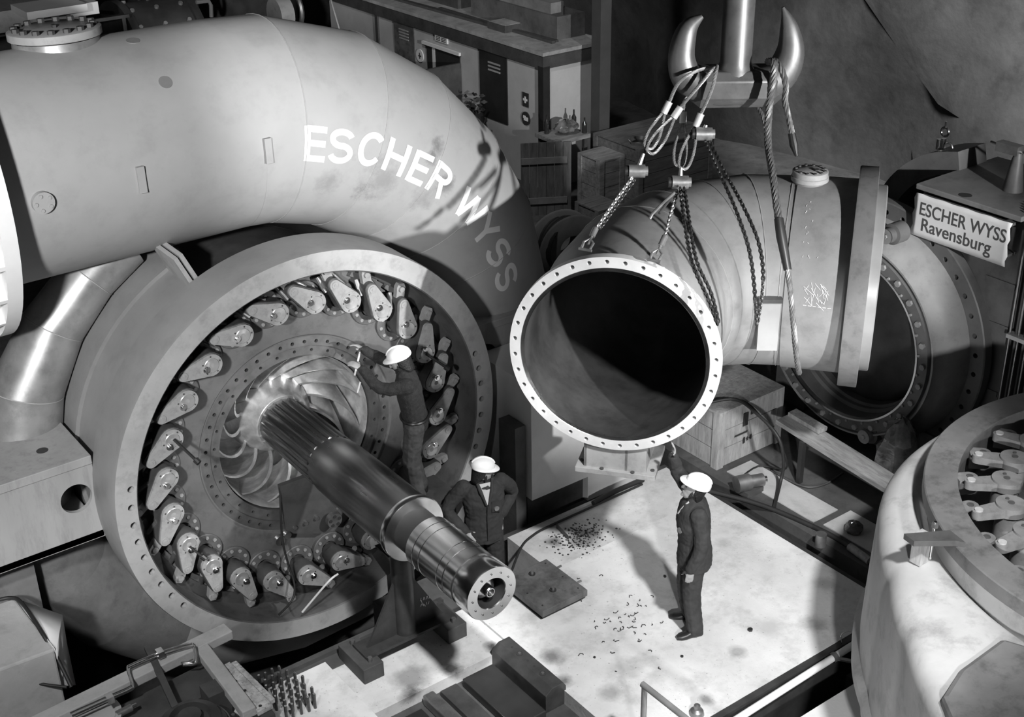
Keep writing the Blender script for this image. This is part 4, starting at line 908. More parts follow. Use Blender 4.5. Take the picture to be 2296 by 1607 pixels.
# machinery at the far left behind the casing
dr = thing('cable_drum', (9.9, 25.6, 0), 'big dark drum with rivet rows behind the casing top', 'drum')
G().lathe([(0, -.75), (1.0, -.75), (1.0, -.6), (.92, -.6), (.92, .6), (1.0, .6), (1.0, .75), (0, .75)], (10.0, 25.5, 2.0), (1, .05, 0), 48).obj('barrel', mat('drum_paint', .09, .5, var=.3, scale=2), dr)
for s in (-.5, 0, .5):
    for k in range(14): a = 2 * pi * k / 14; bolt(G(), (10.0 + s, 25.5 + .92 * math.sin(a), 2.0 + .92 * math.cos(a)), (0, math.sin(a), math.cos(a)), .045, .05).obj('rivet', RINGM, dr)
G().bx(9.4, 10.7, 24.9, 26.1, 0, 1.1).obj('cradle', DARKM, dr, 0)
wh = thing('hoist_sheave', (12.7, 25.2, 0), 'small pale sheave wheel on a dark post behind the casing', 'sheave')
G().cyl((12.45, 25, 2.35), (12.75, 25, 2.35), .34, n=28).obj('wheel_disc', RINGM, wh); G().tube([(12.9, 25 + .36 * math.cos(a), 2.4 + .36 * math.sin(a)) for a in (2 * pi * i / 20 for i in range(20))], .05, 6, True).obj('chain_ring', DULLST, wh); G().bx(12.55, 12.65, 24.95, 25.05, 0, 2.3).obj('post', DARKM, wh, 0)
rl = thing('guard_rail', (7.5, 24, 0), 'dark railing far behind the manhole', 'railing')
for z in (2.35, 2.9): G().bar((4.5, 24.6, z), (9.2, 24.5, z), .06, .06).obj('rail', DARKM, rl, 0)
for x in (5, 7.3, 9.1): G().bar((x, 24.55, 0), (x, 24.55, 2.9), .07, .07, (1, 0, 0)).obj('post', DARKM, rl, 0)
def pile(label, px, py, y, w_, h, dpt, m, nm='pale_board', cat='board'):
    p = at(px, py, 1, y); return G().bx(p.x - w_ / 2, p.x + w_ / 2, y, y + dpt, max(0, p.z - h), p.z).obj(nm, m, None, 0, label=label, category=cat)
pile('white board lying behind the manhole cover', 128, 18, 22, 1.0, .12, .8, WHITEP); pile('tilted pale sheet beside the white board', 187, 8, 22.6, .5, .2, .3, WHITEP, 'pale_sheet', 'sheet')
pile('long low grey box at the top left edge', 30, 22, 23.2, 2.2, .35, 1.0, RINGM, 'grey_box', 'box')
G().bx(3.6, 7.2, 21.8, 24.3, 0, 2.0).obj('storage_platform', DARKM, None, 0, label='dark storage platform far behind the manhole', category='platform')
ho = thing('hose_reel', (11.0, 24.6, 0), 'dark machine with bent bright pipe beside the drum', 'machine')
G().bx(10.9, 11.6, 24.6, 25.4, 0, 2.2).obj('body', BLACKM, ho, 0); G().tube([at(440, 5, 1, 24.5), at(468, 2, 1, 24.5), at(473, 12, 1, 24.5), at(474, 38, 1, 24.5)], .04, 8).obj('bent_pipe', RINGM, ho)
# stay wire
G().cyl(at(742, 0, 1, 20), at(780, 66, 1, 20) + V3((0.25, 0, -1.8)), .015, n=6).obj('stay_wire', RINGM, None, 30, label='thin slanting wire behind the casing top', category='wire')

# cable reel lying between casing and elbow
cr = at(1268, 560, 2, .45); rl_ = thing('cable_reel', V3((cr.x, cr.y, 0)), 'dark cable reel with pale rims beyond the elbow mouth', 'reel')
for q in (-.16, .16): G().lathe([(.2, -.02), (.52, -.02), (.55, 0), (.52, .02), (.2, .02)], (cr.x, cr.y + q, .55), (.25, 1, .12), 40).obj('reel_rim', mat('reel_rim_paint', .22, .5, var=.2), rl_)
for q in range(5): G().tube([V3((cr.x + .42 * math.cos(t), cr.y - .12 + .06 * q, .55 + .42 * math.sin(t))) for t in (2 * pi * i / 24 for i in range(24))], .032, 6, True).obj('cable_turn', RUBBER, rl_)
# ================================================================= box with paper sign, pipes, arch behind the valve
BXM = mat('valve_housing_paint', .14, .5, var=.25, scale=1.6, stain=.25)
bxr = thing('valve_housing', (12.6, 7.9, 0), 'dark steel box behind the valve carrying the white paper sign', 'housing')
G().bx(12.0, 13.2, 7.22, 8.55, 0, 3.34).obj('body', BXM, bxr, 0, bevel=.01)
G().bx(11.78, 13.25, 7.17, 8.50, 3.345, 3.405).obj('top_plate', mat('housing_top', .2, .55, var=.25, scale=1.6, stain=.25), bxr, 0, bevel=.01)
hp_ = at(2165, 438, 2, 3.405); G().cyl(hp_ - V3((0, 0, .02)), hp_ + V3((0, 0, .004)), .068, n=24).obj('top_hole', BLACKP, bxr)
for z in (1.2, 2.0, 2.5): G().bx(11.985, 12.0, 7.24, 7.6, z, z + .06).obj('stiffener', BXM, bxr, 0)
for z in (2.9, 3.25): G().bx(11.80, 12.0, 7.3, 8.45, z, z + .03).obj('sign_batten', BXM, bxr, 0)
SGX = 11.775; SK = SGX / 12.9
sgn = thing('paper_sign', (SGX, 8.62 * SK, 8.4 - 6.12 * SK), 'white paper sign reading ESCHER WYSS Ravensburg', 'sign')
rows = []; zz = lambda z: 8.4 - (8.4 - z) * SK
for i in range(25):
    y = 9.29 - 1.33 * i / 24; row = []
    for j in range(9): row.append(V3((SGX - .004, (y + (.014 * math.sin(j * 2.1) if i in (0, 24) else 0)) * SK, zz(2.29 + .535 * j / 8 + (.004 * math.sin(i * 1.1) if j == 8 else 0)))))
    rows.append(row)
o = G().grid(rows).obj('paper', WHITEP, sgn, 60); sm_ = o.modifiers.new('thick', 'SOLIDIFY'); sm_.thickness = .003; sm_.offset = 0
for txt, h, yc, zc, ymax in (('ESCHER WYSS', .165, 8.60, 2.65, 1.20), ('Ravensburg', .165, 8.66, 2.43, .98)):
    bm = glyph(txt, h * SK, .012); xs = [v.co.x for v in bm.verts]; k = ymax * SK / (max(xs) - min(xs)); me = bpy.data.meshes.new('lettering')
    for v in bm.verts: v.co = V3((SGX - .0075, yc * SK - v.co.x * k, zz(zc) + v.co.y)) - ORG[sgn]
    bm.to_mesh(me); bm.free(); me.materials.append(mat('sign_ink', .08, .7)); o = bpy.data.objects.new('lettering', me); COL.objects.link(o); o.parent = sgn; ORG[o] = ORG[sgn]; o['label'] = 'dark lettering ' + txt
# bundle of thin upright pipes
pb = thing('pipe_bundle', (11.95, 7.0, 0), 'bundle of thin bright upright pipes at the right edge', 'pipes')
for k in range(8):
    y = 7.14 - .052 * k; x = 11.88 + .03 * (k % 2); G().cyl((x, y, .0), (x, y, 3.45 + .02 * k), .013, n=8).obj('thin_pipe', STEEL if k % 2 == 0 else DARKM, pb)
for z in (2.02, 3.3): G().bx(11.84, 11.95, 6.75, 7.16, z, z + .045).obj('pipe_clamp', RINGM, pb, 0)
G().bx(12.1, 12.6, 6.5, 6.9, 0, 2.0).obj('white_panel', WHITEP, pb, 0)
# arched guard plate and machine hood above valve
ar = thing('arched_arm', (12.5, 9.6, 0), 'dark arched steel arm curving over behind the valve', 'arm')
ctr = [at(x, y, 0, 12.5) for x, y in ((1985, 470), (2000, 428), (2040, 390), (2090, 368), (2150, 366))]
sp = smoothpath(ctr, 4); g = G(); rr = []
for i, p in enumerate(sp):
    a = sp[max(0, i - 1)]; b = sp[min(len(sp) - 1, i + 1)]; d = (b - a).normalized(); n_ = V3((0, -d.z, d.y)); w_ = .13
    rr.append([p + n_ * w_, p + n_ * w_ + V3((.5, 0, 0)), p - n_ * w_ + V3((.5, 0, 0)), p - n_ * w_])
g.loft(rr).obj('arm_plate', BXM, ar, 30); G().bx(12.5, 13.0, 9.35, 9.6, 0, 2.6).obj('arm_post', BXM, ar, 0)
bv = at(2111, 352, 0, 12.7); vv = thing('brass_gauge_valve', bv, 'small shiny valve with round gauge on top of the arched arm', 'valve')
G().cyl(bv, bv + V3((0, 0, .22)), .028, n=10).obj('stem', STEEL, vv); G().tube([bv + V3((0, .05 * math.cos(a), .30 + .05 * math.sin(a))) for a in (2 * pi * i / 16 for i in range(16))], .014, 6, True).obj('ring', POLISH, vv); G().cyl(bv + V3((0, 0, .35)), bv + V3((0, 0, .42)), .012, n=8).obj('nipple', STEEL, vv)
G().cyl(bv + V3((0, .06, .08)), bv + V3((0, .06, .20)), .03, n=12).obj('side_body', POLISH, vv); G().tube([bv + V3((-.02, -.09 + .055 * math.cos(a), .12 + .075 * math.sin(a))) for a in (2 * pi * i / 16 for i in range(16))], .012, 6, True).obj('hand_wheel', DULLST, vv)
vt = at(2268, 440, 0, 12.4); v3 = thing('pipe_fitting', V3((vt.x, vt.y, 3.405)), 'dark pipe fitting with lever on top of the valve housing', 'fitting')
G().lathe([(.11, 0), (.06, .35), (.04, .42), (0, .42)], (vt.x, vt.y, 3.405), UP, 20).obj('cone', BXM, v3); G().cyl(V3((vt.x, vt.y + .35, 3.86)), V3((vt.x, vt.y - .8, 3.80)), .016, n=8).obj('lever_rod', STEEL, v3); G().bx(vt.x - .06, vt.x + .06, vt.y - .02, vt.y + .25, 3.8, 3.9).obj('valve_block', DULLST, v3, 0)
# ================================================================= floor clutter between platform and valve
pk = thing('scaffold_plank', at(1975, 1170, 2, .1), 'long worn timber plank resting on a prop before the valve', 'plank')
pa, pb_ = V3((10.60, 9.05, .62)), V3((10.62, 6.9, .42))
G().bar(pa, pb_, .30, .055).obj('plank_board', mat('worn_plank', .32, .8, var=.35, scale=2, stain=.35, stretch=(6, 1, 6)), pk, 0)
G().bar(pa + V3((.1, -.02, .05)), pa + V3((.1, -.5, .02)), .14, .05).obj('short_board', WOODX, pk, 0)
G().bar((10.45, 8.62, 0), (10.45, 8.62, .55), .06, .06, (1, 0, 0)).obj('prop', BLACKM, pk, 0); G().bar((10.75, 7.2, 0), (10.75, 7.2, .42), .06, .06, (1, 0, 0)).obj('prop', BLACKM, pk, 0)
crumple('plastic_wrapped_part', 'machine part wrapped in glossy clear plastic beside the flat casing', (11.18, 7.85, 0), .26, .24, .47, mat('wrap_plastic', .16, .1, .3, var=.7, scale=5, bump=.7, bscale=6), 11)
crumple('small_plastic_wrap', 'small crumpled clear plastic on the floor under the plank', (10.15, 7.55, 0), .12, .1, .07, mat('wrap_plastic', .16), 5)
pmp = thing('small_pump', (10.0, 8.55, 0), 'small dark pump with flanged cylinder on the floor beside the platform', 'pump')
pc_ = at(1680, 1080, 2, .14); G().cyl(pc_ + V3((-.16, .05, 0)), pc_ + V3((.0, 0, 0)), .10, n=20).obj('flange', DULLST, pmp); G().cyl(pc_, pc_ + V3((.16, -.06, 0)), .075, n=20).obj('cylinder', DULLST, pmp); G().cyl(pc_ + V3((.16, -.06, 0)), pc_ + V3((.2, -.08, 0)), .04, n=16).obj('nozzle', POLISH, pmp); G().bx(pc_.x - .12, pc_.x + .14, pc_.y - .1, pc_.y + .1, 0, .07).obj('base', DARKM, pmp, 0)
def hose(label, pts, r=.018, m=RUBBER, name='hose', cat='hose'): return G().tube(smoothpath(pts, 5), r, 8).obj(name, m, None, 60, label=label, category=cat)
hose('black hose arching from the marked crate to the floor', [at(1590, 902, 2, .80), at(1650, 895, 2, .82), at(1700, 930, 2, .81), at(1745, 980, 2, .66), at(1757, 1035, 2, .36), at(1750, 1080, 2, .1), at(1735, 1140, 2, .02)], .02)
hose('second thin hose beside the arching one', [at(1600, 900, 2, .78), at(1665, 898, 2, .79), at(1715, 945, 2, .72), at(1752, 1000, 2, .5), at(1762, 1050, 2, .1), at(1700, 1045, 2, .02), at(1650, 1080, 2, .02)], .012)
hose('dark hose running along the channel beside the platform', [at(1590, 1100, 2, .02), at(1700, 1130, 2, .02), at(1800, 1170, 2, .02), at(1890, 1215, 2, .02), at(1960, 1270, 2, .02)], .03)
hose('grey curved bar across the floor sheet', [at(1730, 1055, 2, .02), at(1800, 1090, 2, .02), at(1850, 1085, 2, .02), at(1890, 1060, 2, .02)], .012, DARKM, 'bent_bar', 'bar')
hose('pale wooden handle lying in the channel', [at(1905, 1225, 2, .05), at(1950, 1258, 2, .05)], .045, WOODX, 'wooden_handle', 'handle')
G().bx(9.95, 10.35, 7.95, 9.3, 0, .012).obj('floor_sheet', CONC, None, 0, label='pale steel sheet on the dark floor beside the crate', category='sheet')
G().bx(10.0, 10.45, 7.0, 7.85, 0, .012).obj('floor_sheet', CONC, None, 0, label='pale stained sheet on the dark floor under the plank end', category='sheet')
tn = at(1840, 1212, 2, .08); G().lathe([(0, -.06), (.06, -.06), (.06, .09), (.0, .09)], tn, UP, 20).obj('tin_can', DULLST, None, 30, label='dented tin can in the channel beside the platform', category='can')
# ================================================================= platform furniture and foreground
pl = thing('bolted_plate', (6.8, 8.75, 0), 'rusty square steel plate with two big bolts beside the shaft end', 'plate')
G().bx(6.5, 7.08, 8.42, 9.10, .055, .13).obj('plate_top', mat('rusty_plate', .13, .55, .3, var=.5, scale=4, stain=.4), pl, 0, bevel=.004)
G().bx(6.53, 7.05, 8.46, 9.07, -.02, .055).obj('plate_base', BLACKM, pl, 0)
for px, py in ((1193, 1287), (1240, 1323)):
    p = at(px, py, 2, .13); G().cyl(p, p + V3((0, 0, .012)), .035, n=20).obj('washer', BLACKM, pl); bolt(G(), p, UP, .018, .04).obj('bolt', DULLST, pl)
for x in (6.56, 7.02):
    for y in (8.5, 8.75, 9.04): bolt(G(), (x, y, .13), UP, .009, .006, 8).obj('corner_screw', BLACKM, pl)
for y in (8.62, 8.95): G().cyl((7.08, y, .09), (7.16, y, .09), .012, n=8).obj('side_bolt', DULLST, pl)
G().bx(6.15, 6.48, 9.13, 9.33, -.42, -.1).obj('step_plate', DARKM, None, 0, label='dark steel step below the bolted plate', category='step')
# shaft stand
st = thing('shaft_stand', (5.24, 8.98, 0), 'dark welded tube stand with gussets supporting the shaft', 'stand')
STM = mat('stand_paint', .045, .45, var=.35, scale=4, stain=.3); sy = 8.98
G().cyl((5.24, sy, .16), (5.24, sy, 1.19), .105, n=28).obj('tube_post', STM, st); G().bx(5.04, 5.44, sy - .12, sy + .12, 1.175, 1.185).obj('saddle', STM, st, 0)
for s in (-1, 1): G().prism([(s * .1, .17), (s * .44, .17), (s * .40, .23), (s * .1, .78)], (5.24, sy - .012, 0), (1, 0, 0), UP, (0, .024, 0)).obj('gusset', STM, st, 0)
G().bx(4.72, 5.76, sy - .13, sy + .13, .14, .17).obj('base_plate', STM, st, 0)
for a in ((4.74, 8.99), (5.7, 8.99)):
    G().bx(a[0] - .12, a[0] + .10, 8.74, 9.22, -.03, .14).obj('foot_block', mat('timber_block', .06, .7, var=.4, scale=4), st, 0, bevel=.006)
    for y in (8.82, 9.14): bolt(G(), (a[0], y, .17 if abs(y - sy) < .13 else .14), UP, .024, .05).obj('bolt', DULLST, st)
for s, x in (('chalk', 5.42),):
    g = G(); rnd = random.Random(2)
    for i in range(7): q = V3((x + .018 * i, sy - .014, .42 + rnd.uniform(-.01, .02))); g.bar(q, q + V3((rnd.uniform(-.01, .012), 0, .035)), .006, .002, (0, 1, 0))
    for i in range(6): q = V3((x + .018 * i, sy - .014, .36 + rnd.uniform(-.01, .02))); g.bar(q, q + V3((rnd.uniform(-.01, .012), 0, .03)), .006, .002, (0, 1, 0))
    g.obj('chalk_scribble', WHITEP, st, 0, kind='stuff')
# rail pads and bars in the recess
RB_ = mat('rail_bar_steel', .07, .4, .4, var=.4, scale=4)
rp = thing('rail_clamp_bar', (5.93, 7.9, -.16), 'dark clamp bar with two bolt heads at the edge of the recess', 'rail clamp')
G().prism([(5.82, -.16), (6.06, -.16), (6.06, .05), (6.03, .10), (5.90, .10), (5.82, .04)], (0, 7.5, 0), (1, 0, 0), UP, (0, .85, 0)).obj('bar', RB_, rp, 0, bevel=.004)
for y in (7.72, 8.08): G().cyl((5.955, y, .1), (5.955, y, .104), .034, n=20).obj('counterbore', BLACKP, rp); bolt(G(), (5.955, y, .1), UP, .016, .012).obj('bolt', DULLST, rp)
for y in (7.85, 7.95, 8.2): G().cyl((5.955, y, .1), (5.955, y, .103), .012, n=12).obj('hole', BLACKP, rp)
G().bx(5.42, 5.78, 7.44, 8.28, -.16, -.06).obj('rail_pad', BLACKM, None, 0, bevel=.01, label='black oily pad beside the clamp bar in the recess', category='rail pad')
G().bx(5.18, 5.36, 6.6, 8.3, -.16, -.10).obj('rail_plate', RB_, None, 0, label='long dark plate next to the black pad in the recess', category='plate')
G().bx(4.98, 5.10, 6.6, 8.3, -.16, -.04).obj('steel_rail', mat('worn_rail', .3, .3, .8, var=.4, scale=6), None, 0, bevel=.015, label='long steel rail in the dark recess with worn bright top', category='rail')
G().bx(4.55, 4.90, 6.6, 8.2, -.16, -.09).obj('rail_plate', BLACKM, None, 0, label='broad black plate at the left side of the recess', category='plate')
G().prism([(4.43, -.16), (4.55, -.16), (4.55, -.06), (4.50, 0), (4.43, 0)], (0, 6.6, 0), (1, 0, 0), UP, (0, 1.62, 0)).obj('edge_clamp', DULLST, None, 0, label='bright edged clamp strip along the left slab', category='clamp')
# chips on the platform
rnd = random.Random(9); g = G()
for i in range(46):
    x, y = 7.05 + rnd.gauss(.1, .28), 7.95 + rnd.gauss(0, .32); a = rnd.uniform(0, pi * 2); s = rnd.uniform(.008, .035)
    g.tube([(x + math.cos(a + k * .9) * s * .5 * k, y + math.sin(a + k * .9) * s * .5 * k, .004 + .002 * k) for k in range(4)], .004, 4)
g.obj('turning_chips', BLACKM, None, 0, label='scattered dark curly metal turnings on the pale platform', category='turnings', kind='stuff')
g = G()
for i in range(260):
    x, y = 7.72 + rnd.gauss(0, .17), 9.33 + rnd.gauss(0, .13); s = rnd.uniform(.003, .010); g.bx(x - s, x + s, y - s, y + s, 0, .006)
g.obj('rust_flakes', BLACKM, None, 0, label='dark rust flakes scattered beside the angle offcut', category='flakes', kind='stuff')
an = at(1267, 1195, 2, .02); G().prism([(-.03, 0), (.03, 0), (.03, .008), (-.022, .008), (-.022, .06), (-.03, .06)], at(1248, 1180, 2, 0), (.7, .7, 0), UP, (at(1275, 1208, 2, 0) - at(1248, 1180, 2, 0))).obj('angle_offcut', DARKM, None, 0, label='short dark steel angle offcut lying on the platform', category='offcut')
for i, (px, py, s, lb) in enumerate(((1682, 1413, .02, 'dark nut lying on the platform right of the standing man'), (1529, 1472, .012, 'small dark scrap below the boots of the standing man'), (1333, 1474, .01, 'tiny dark scrap near the clamp bar'), (1491, 1293, .012, 'small dark scrap left of the standing man'))):
    p = at(px, py, 2, 0); G().cyl(p, p + V3((0, 0, s)), s * 1.3, n=6).obj('scrap_nut', BLACKM, None, 0, label=lb, category='scrap')
hose('thin dark cable along the back edge of the platform', [at(1140, 1300, 2, -.05), at(1168, 1228, 2, .0), at(1195, 1200, 2, .02), at(1230, 1180, 2, .02), at(1330, 1135, 2, .02), at(1440, 1085, 2, .02)], .014, RUBBER, 'cable', 'cable')
hose('flat black cable bundle beyond the back edge of the platform', [at(1330, 1128, 2, .03), at(1360, 1110, 2, .03), at(1400, 1092, 2, .03), at(1442, 1075, 2, .03)], .03, RUBBER, 'cable', 'cable')
# handrail at the bottom edge
hr = thing('handrail', (6.05, 6.2, -.03), 'bare tubular handrail at the bottom edge of the platform', 'handrail')
hz = .80; ha = at(1440, 1533, 2, hz); hb = V3((ha.x + .01, ha.y - 2.2, hz))
G().tube([ha, hb], .028, 14).obj('top_rail', DULLST if False else mat('railing_tube', .4, .35, .6, var=.15, scale=6), hr); G().cyl((ha.x, ha.y - .03, -.03), (ha.x, ha.y - .03, hz), .026, n=14).obj('post', mat('railing_tube', .4), hr)
G().cyl((ha.x, ha.y - 1.6, -.03), (ha.x, ha.y - 1.6, hz), .026, n=14).obj('post', mat('railing_tube', .4), hr)
kn = at(1562, 1600, 2, 0); G().lathe([(0, 0), (.07, 0), (.06, .04), (.03, .06), (.03, .10), (0, .11)], kn, UP, 20).obj('mooring_bollard', DULLST, None, 30, label='round steel bollard on the platform edge near the handrail', category='bollard')
# white pipe in the trench, with clamp
wp = thing('white_pipe', (7.8, 6.2, -.3), 'straight white pipe along the dark trench', 'pipe')
wa, wb = at(1660, 1607, 2, -.03), at(1934, 1432, 2, -.03); dd = (wb - wa).normalized()
G().tube([wa - dd * 2.2, wb + dd * 1.2], .036, 14).obj('pipe', WHITEP, wp)
wc = at(1868, 1474, 2, -.03); G().lathe([(.05, -.03), (.05, .03)], wc, dd, 16).obj('clamp', DULLST, wp); G().bar(wc, wc + V3((.14, -.16, -.02)), .04, .02).obj('clamp_arm', DULLST, wp, 0)
G().bar(wc + V3((.2, -.2, -.2)), wc + V3((.2, -.2, -.5)), .2, .2).obj('support', BLACKM, wp, 0)
hose('thin bright wire loop above the white pipe', [at(1888, 1450, 2, -.05), at(1886, 1425, 2, .1), at(1900, 1415, 2, .12), at(1925, 1418, 2, .1)], .006, STEEL, 'wire_loop', 'wire')
# ---------------------------------------------------------------- bottom left: studs, bars, motor, tubes, block
rnd = random.Random(5); zs = .10; first = True
ORD = 'first second third fourth fifth sixth seventh eighth ninth tenth'.split()
for j in range(7):
    cells = []
    for i in range(8):
        x = 3.60 + .072 * i + .03 * (j % 2) + rnd.uniform(-.008, .008); y = 8.62 + .088 * j + rnd.uniform(-.01, .01)
        if x > 4.10 - .03 * max(0, j - 3) or (i < 2 and j < 2): continue
        cells.append((x, y))
    for i, (x, y) in enumerate(cells):
        t = thing('stud_bolt', (x, y, zs), 'upright dark stud bolt, ' + ORD[i] + ' from the left in the ' + (['front', 'second', 'third', 'fourth', 'fifth', 'sixth', 'rear'][j]) + ' row of the cluster', 'stud bolt', 'stud bolts standing on the slab')
        if first:
            a = mk(G().lathe([(0, 0), (.014, 0), (.014, .1), (.0155, .105), (.0155, .16), (.012, .168), (0, .168)], (0, 0, 0), UP, 10), 'shank', mat('stud_steel', .12, .3, .7, var=.3, scale=12), t); b = mk(G().cyl((0, 0, .168), (0, 0, .172), .011, n=10), 'end_face', POLISH, t); first = False
        else:
            for q in (a, b): c = q.copy(); COL.objects.link(c); c.parent = t
SPK = mat('speckled_worn_paint', .5, .6, var=.5, scale=9, stain=.6)
bars = thing('flange_bar', at(540, 1560, 2, .3), 'speckled white flange bar with bolt holes beside the stud bolts', 'flange bar')
z = .36; a0, a1 = at(484, 1503, 2, z), at(580, 1600, 2, z); ax = (a1 - a0).normalized(); sd = V3((-ax.y, ax.x, 0)) ; sd = sd if sd.x > 0 else -sd
G().bar(a0 + sd * .07, a1 + sd * .07, .15, .05).obj('bar', SPK, bars, 0, bevel=.004); L_ = (a1 - a0).length
for q in (.08, .36, .58, .93): p = a0 + ax * L_ * q + sd * .05; G().cyl(p + V3((0, 0, .02)), p + V3((0, 0, .028)), .016, n=14).obj('bolt_hole', BLACKP, bars)
G().bar(a0 + sd * .17 + V3((0, 0, -.02)), a0 + sd * .17 + ax * L_ * .9 + V3((0, 0, -.02)), .08, .05).obj('second_bar', SPK, bars, 0, bevel=.004)
G().bar(a0 + sd * .07 + V3((0, 0, -.03)), a0 + sd * .07 + V3((0, 0, -.26)), .12, .12).obj('leg', DARKM, bars, 0); G().bar(a1 + sd * .07 + V3((0, 0, -.03)), a1 + sd * .07 + V3((0, 0, -.26)), .12, .12).obj('leg', DARKM, bars, 0)
mc = at(440, 1640, 2, .25)
mo = thing('pump_motor', V3((mc.x, mc.y, .1)), 'dark round motor housing with glossy rings at the bottom left', 'motor')
MOT = mat('motor_dark_enamel', .05, .28, var=.25, scale=3)
G().lathe([(.44, 0), (.44, .12), (.42, .17), (.33, .22), (.31, .28), (.28, .30), (.26, .35), (.18, .39), (.16, .34), (.11, .34), (.10, .41), (0, .42)], (mc.x - .05, mc.y - .05, .10), UP, 64).obj('housing', MOT, mo)
for k in range(8): a = 2 * pi * k / 8; bolt(G(), (mc.x - .05 + .385 * math.cos(a), mc.y - .05 + .385 * math.sin(a), .27), UP, .018, .03).obj('bolt', DULLST, mo)
G().lathe([(.335, .225), (.34, .245), (.325, .25)], (mc.x - .05, mc.y - .05, .10), UP, 64).obj('bright_ring', DULLST, mo)
fr = thing('base_frame', (2.6, 9.35, .1), 'pale rough base frame beam with control tubes at the bottom left', 'frame')
z = .42; f0, f1 = at(120, 1607, 2, z), at(450, 1445, 2, z); G().bar(f0, f1, .16, .1, ext=.3).obj('beam', CONC, fr, 0, bevel=.01); fd = (f1 - f0).normalized()
c0_ = at(452, 1455, 2, z); c1_ = at(490, 1500, 2, z); G().bar(f1 - fd * .02, at(560, 1600, 2, z - .05), .13, .1).obj('corner_beam', CONC, fr, 0, bevel=.01)
G().bar(at(330, 1450, 2, z + .06), at(395, 1590, 2, z + .02), .06, .04).obj('cross_bar', DARKM, fr, 0)
G().bar(f0 + V3((.1, -.25, -.2)), f1 + V3((.05, -.25, -.2)), .4, .05).obj('tray', DARKM, fr, 0)
for k_, q in enumerate((0, .045)):
    sh = V3((-.01, -q, 0)); G().tube(smoothpath([p + sh for p in (at(160, 1598, 2, .5), at(240, 1562, 2, .5), at(290, 1540, 2, .5), at(297, 1530, 2, .51), at(288, 1498, 2, .52), at(298, 1488, 2, .52), at(360, 1462, 2, .52), at(425, 1442, 2, .52), at(436, 1448, 2, .51), at(438, 1475, 2, .47), at(432, 1482, 2, .46), at(408, 1484, 2, .46))], 4), .011, 8).obj('control_tube', STEEL, fr)
for px, py in ((358, 1464), (245, 1565)): p = at(px, py, 2, .53); G().bx(p.x - .03, p.x + .03, p.y - .05, p.y + .03, .5, .57).obj('tube_clamp', POLISH, fr, 0)
for x in (2.2, 3.3): G().bx(x - .1, x + .1, 9.0, 9.2, .1, .4).obj('support', DARKM, fr, 0)
cn = thing('hydraulic_coupling', at(270, 1600, 2, .3), 'short shiny coupling beside the motor at the bottom edge', 'coupling'); pz = at(262, 1602, 2, .36)
G().cyl(pz, pz + fd * .14, .035, n=14).obj('sleeve', DULLST, cn); G().cyl(pz + fd * .14, pz + fd * .19, .02, n=12).obj('tip', POLISH, cn)
rd = at(195, 1612, 2, .35); G().lathe([(.30, 0), (.30, .05), (.26, .06), (.24, .04), (0, .04)], V3((rd.x, rd.y, .32)), UP, 40).obj('drum_top', RINGM, None, 30, label='pale round drum top cut by the bottom edge at the left', category='drum')
# concrete block with sheet cover at the left edge
bk = thing('foundation_block', (1.6, 10.4, -2.2), 'pale foundation block with sheet metal side at the left edge', 'block')
zt = .75
tp_ = [at(x, y, 2, zt) for x, y in ((-260, 1440), (32, 1340), (122, 1455), (-120, 1545))]
n = 4; G().add([p for p in tp_] + [V3((p.x, p.y, -2.2)) for p in tp_], [(0, 1, 2, 3)[::-1], (4, 5, 6, 7)] + [(i, (i + 1) % 4, 4 + (i + 1) % 4, 4 + i) for i in range(4)]).obj('block', CONC, bk, 0, bevel=.02)
pa_ = [at(32, 1340, 2, zt + .02), at(140, 1378, 2, zt - .05), at(150, 1440, 2, zt - .25), at(170, 1535, 2, zt - .5)]
pb2 = [at(122, 1452, 2, zt + .02), at(126, 1462, 2, zt - .02), at(132, 1490, 2, zt - .25), at(140, 1538, 2, zt - .5)]
o = G().grid([pa_, [a.lerp(b, .5) for a, b in zip(pa_, pb2)], pb2]).obj('sheet_cover', WHITEP, bk, 50); sm_ = o.modifiers.new('thick', 'SOLIDIFY'); sm_.thickness = .01
hose('black cable draped over the foundation block', [at(-5, 1345, 2, .8), at(25, 1340, 2, .8), at(50, 1352, 2, .8), at(95, 1420, 2, .79), at(128, 1475, 2, .6), at(160, 1540, 2, .4)], .018, RUBBER, 'cable', 'cable')
hose('black cable hanging across the front of the foundation block', [at(-5, 1495, 2, .75), at(40, 1505, 2, .6), at(80, 1530, 2, .45), at(150, 1540, 2, .4)], .014, RUBBER, 'cable', 'cable')
# turbine front: bent rod, dial stand, spanners in the levers
hose('bright bent steel rod leaning in the turbine ring bottom', [at(678, 1372, 1, 10.35), at(735, 1305, 1, 10.2), at(757, 1287, 1, 10.25)], .012, WHITEP, 'bent_rod', 'rod')
ds = thing('dial_gauge_stand', at(632, 1205, 1, 10.7), 'dial gauge stand with hanging lead below the runner', 'gauge stand')
p = at(632, 1205, 1, 10.72); G().cyl(p + V3((-.04, 0, 0)), p + V3((-.04, -.05, 0)), .055, n=20).obj('dial', POLISH, ds); G().cyl(p + V3((.05, 0, .03)), p + V3((.05, -.05, .03)), .04, n=18).obj('small_dial', STEEL, ds)
G().tube(smoothpath([at(628, 1090, 1, 10.75), at(632, 1200, 1, 10.68), at(645, 1260, 1, 10.6), at(660, 1310, 1, 10.5), at(655, 1345, 1, 10.45), at(625, 1378, 1, 10.4)], 5), .012, 8).obj('lead', RUBBER, ds)
br = thing('assembly_bracket', at(670, 1130, 1, 10.7), 'dark bolted bracket plate below the runner opening', 'bracket')
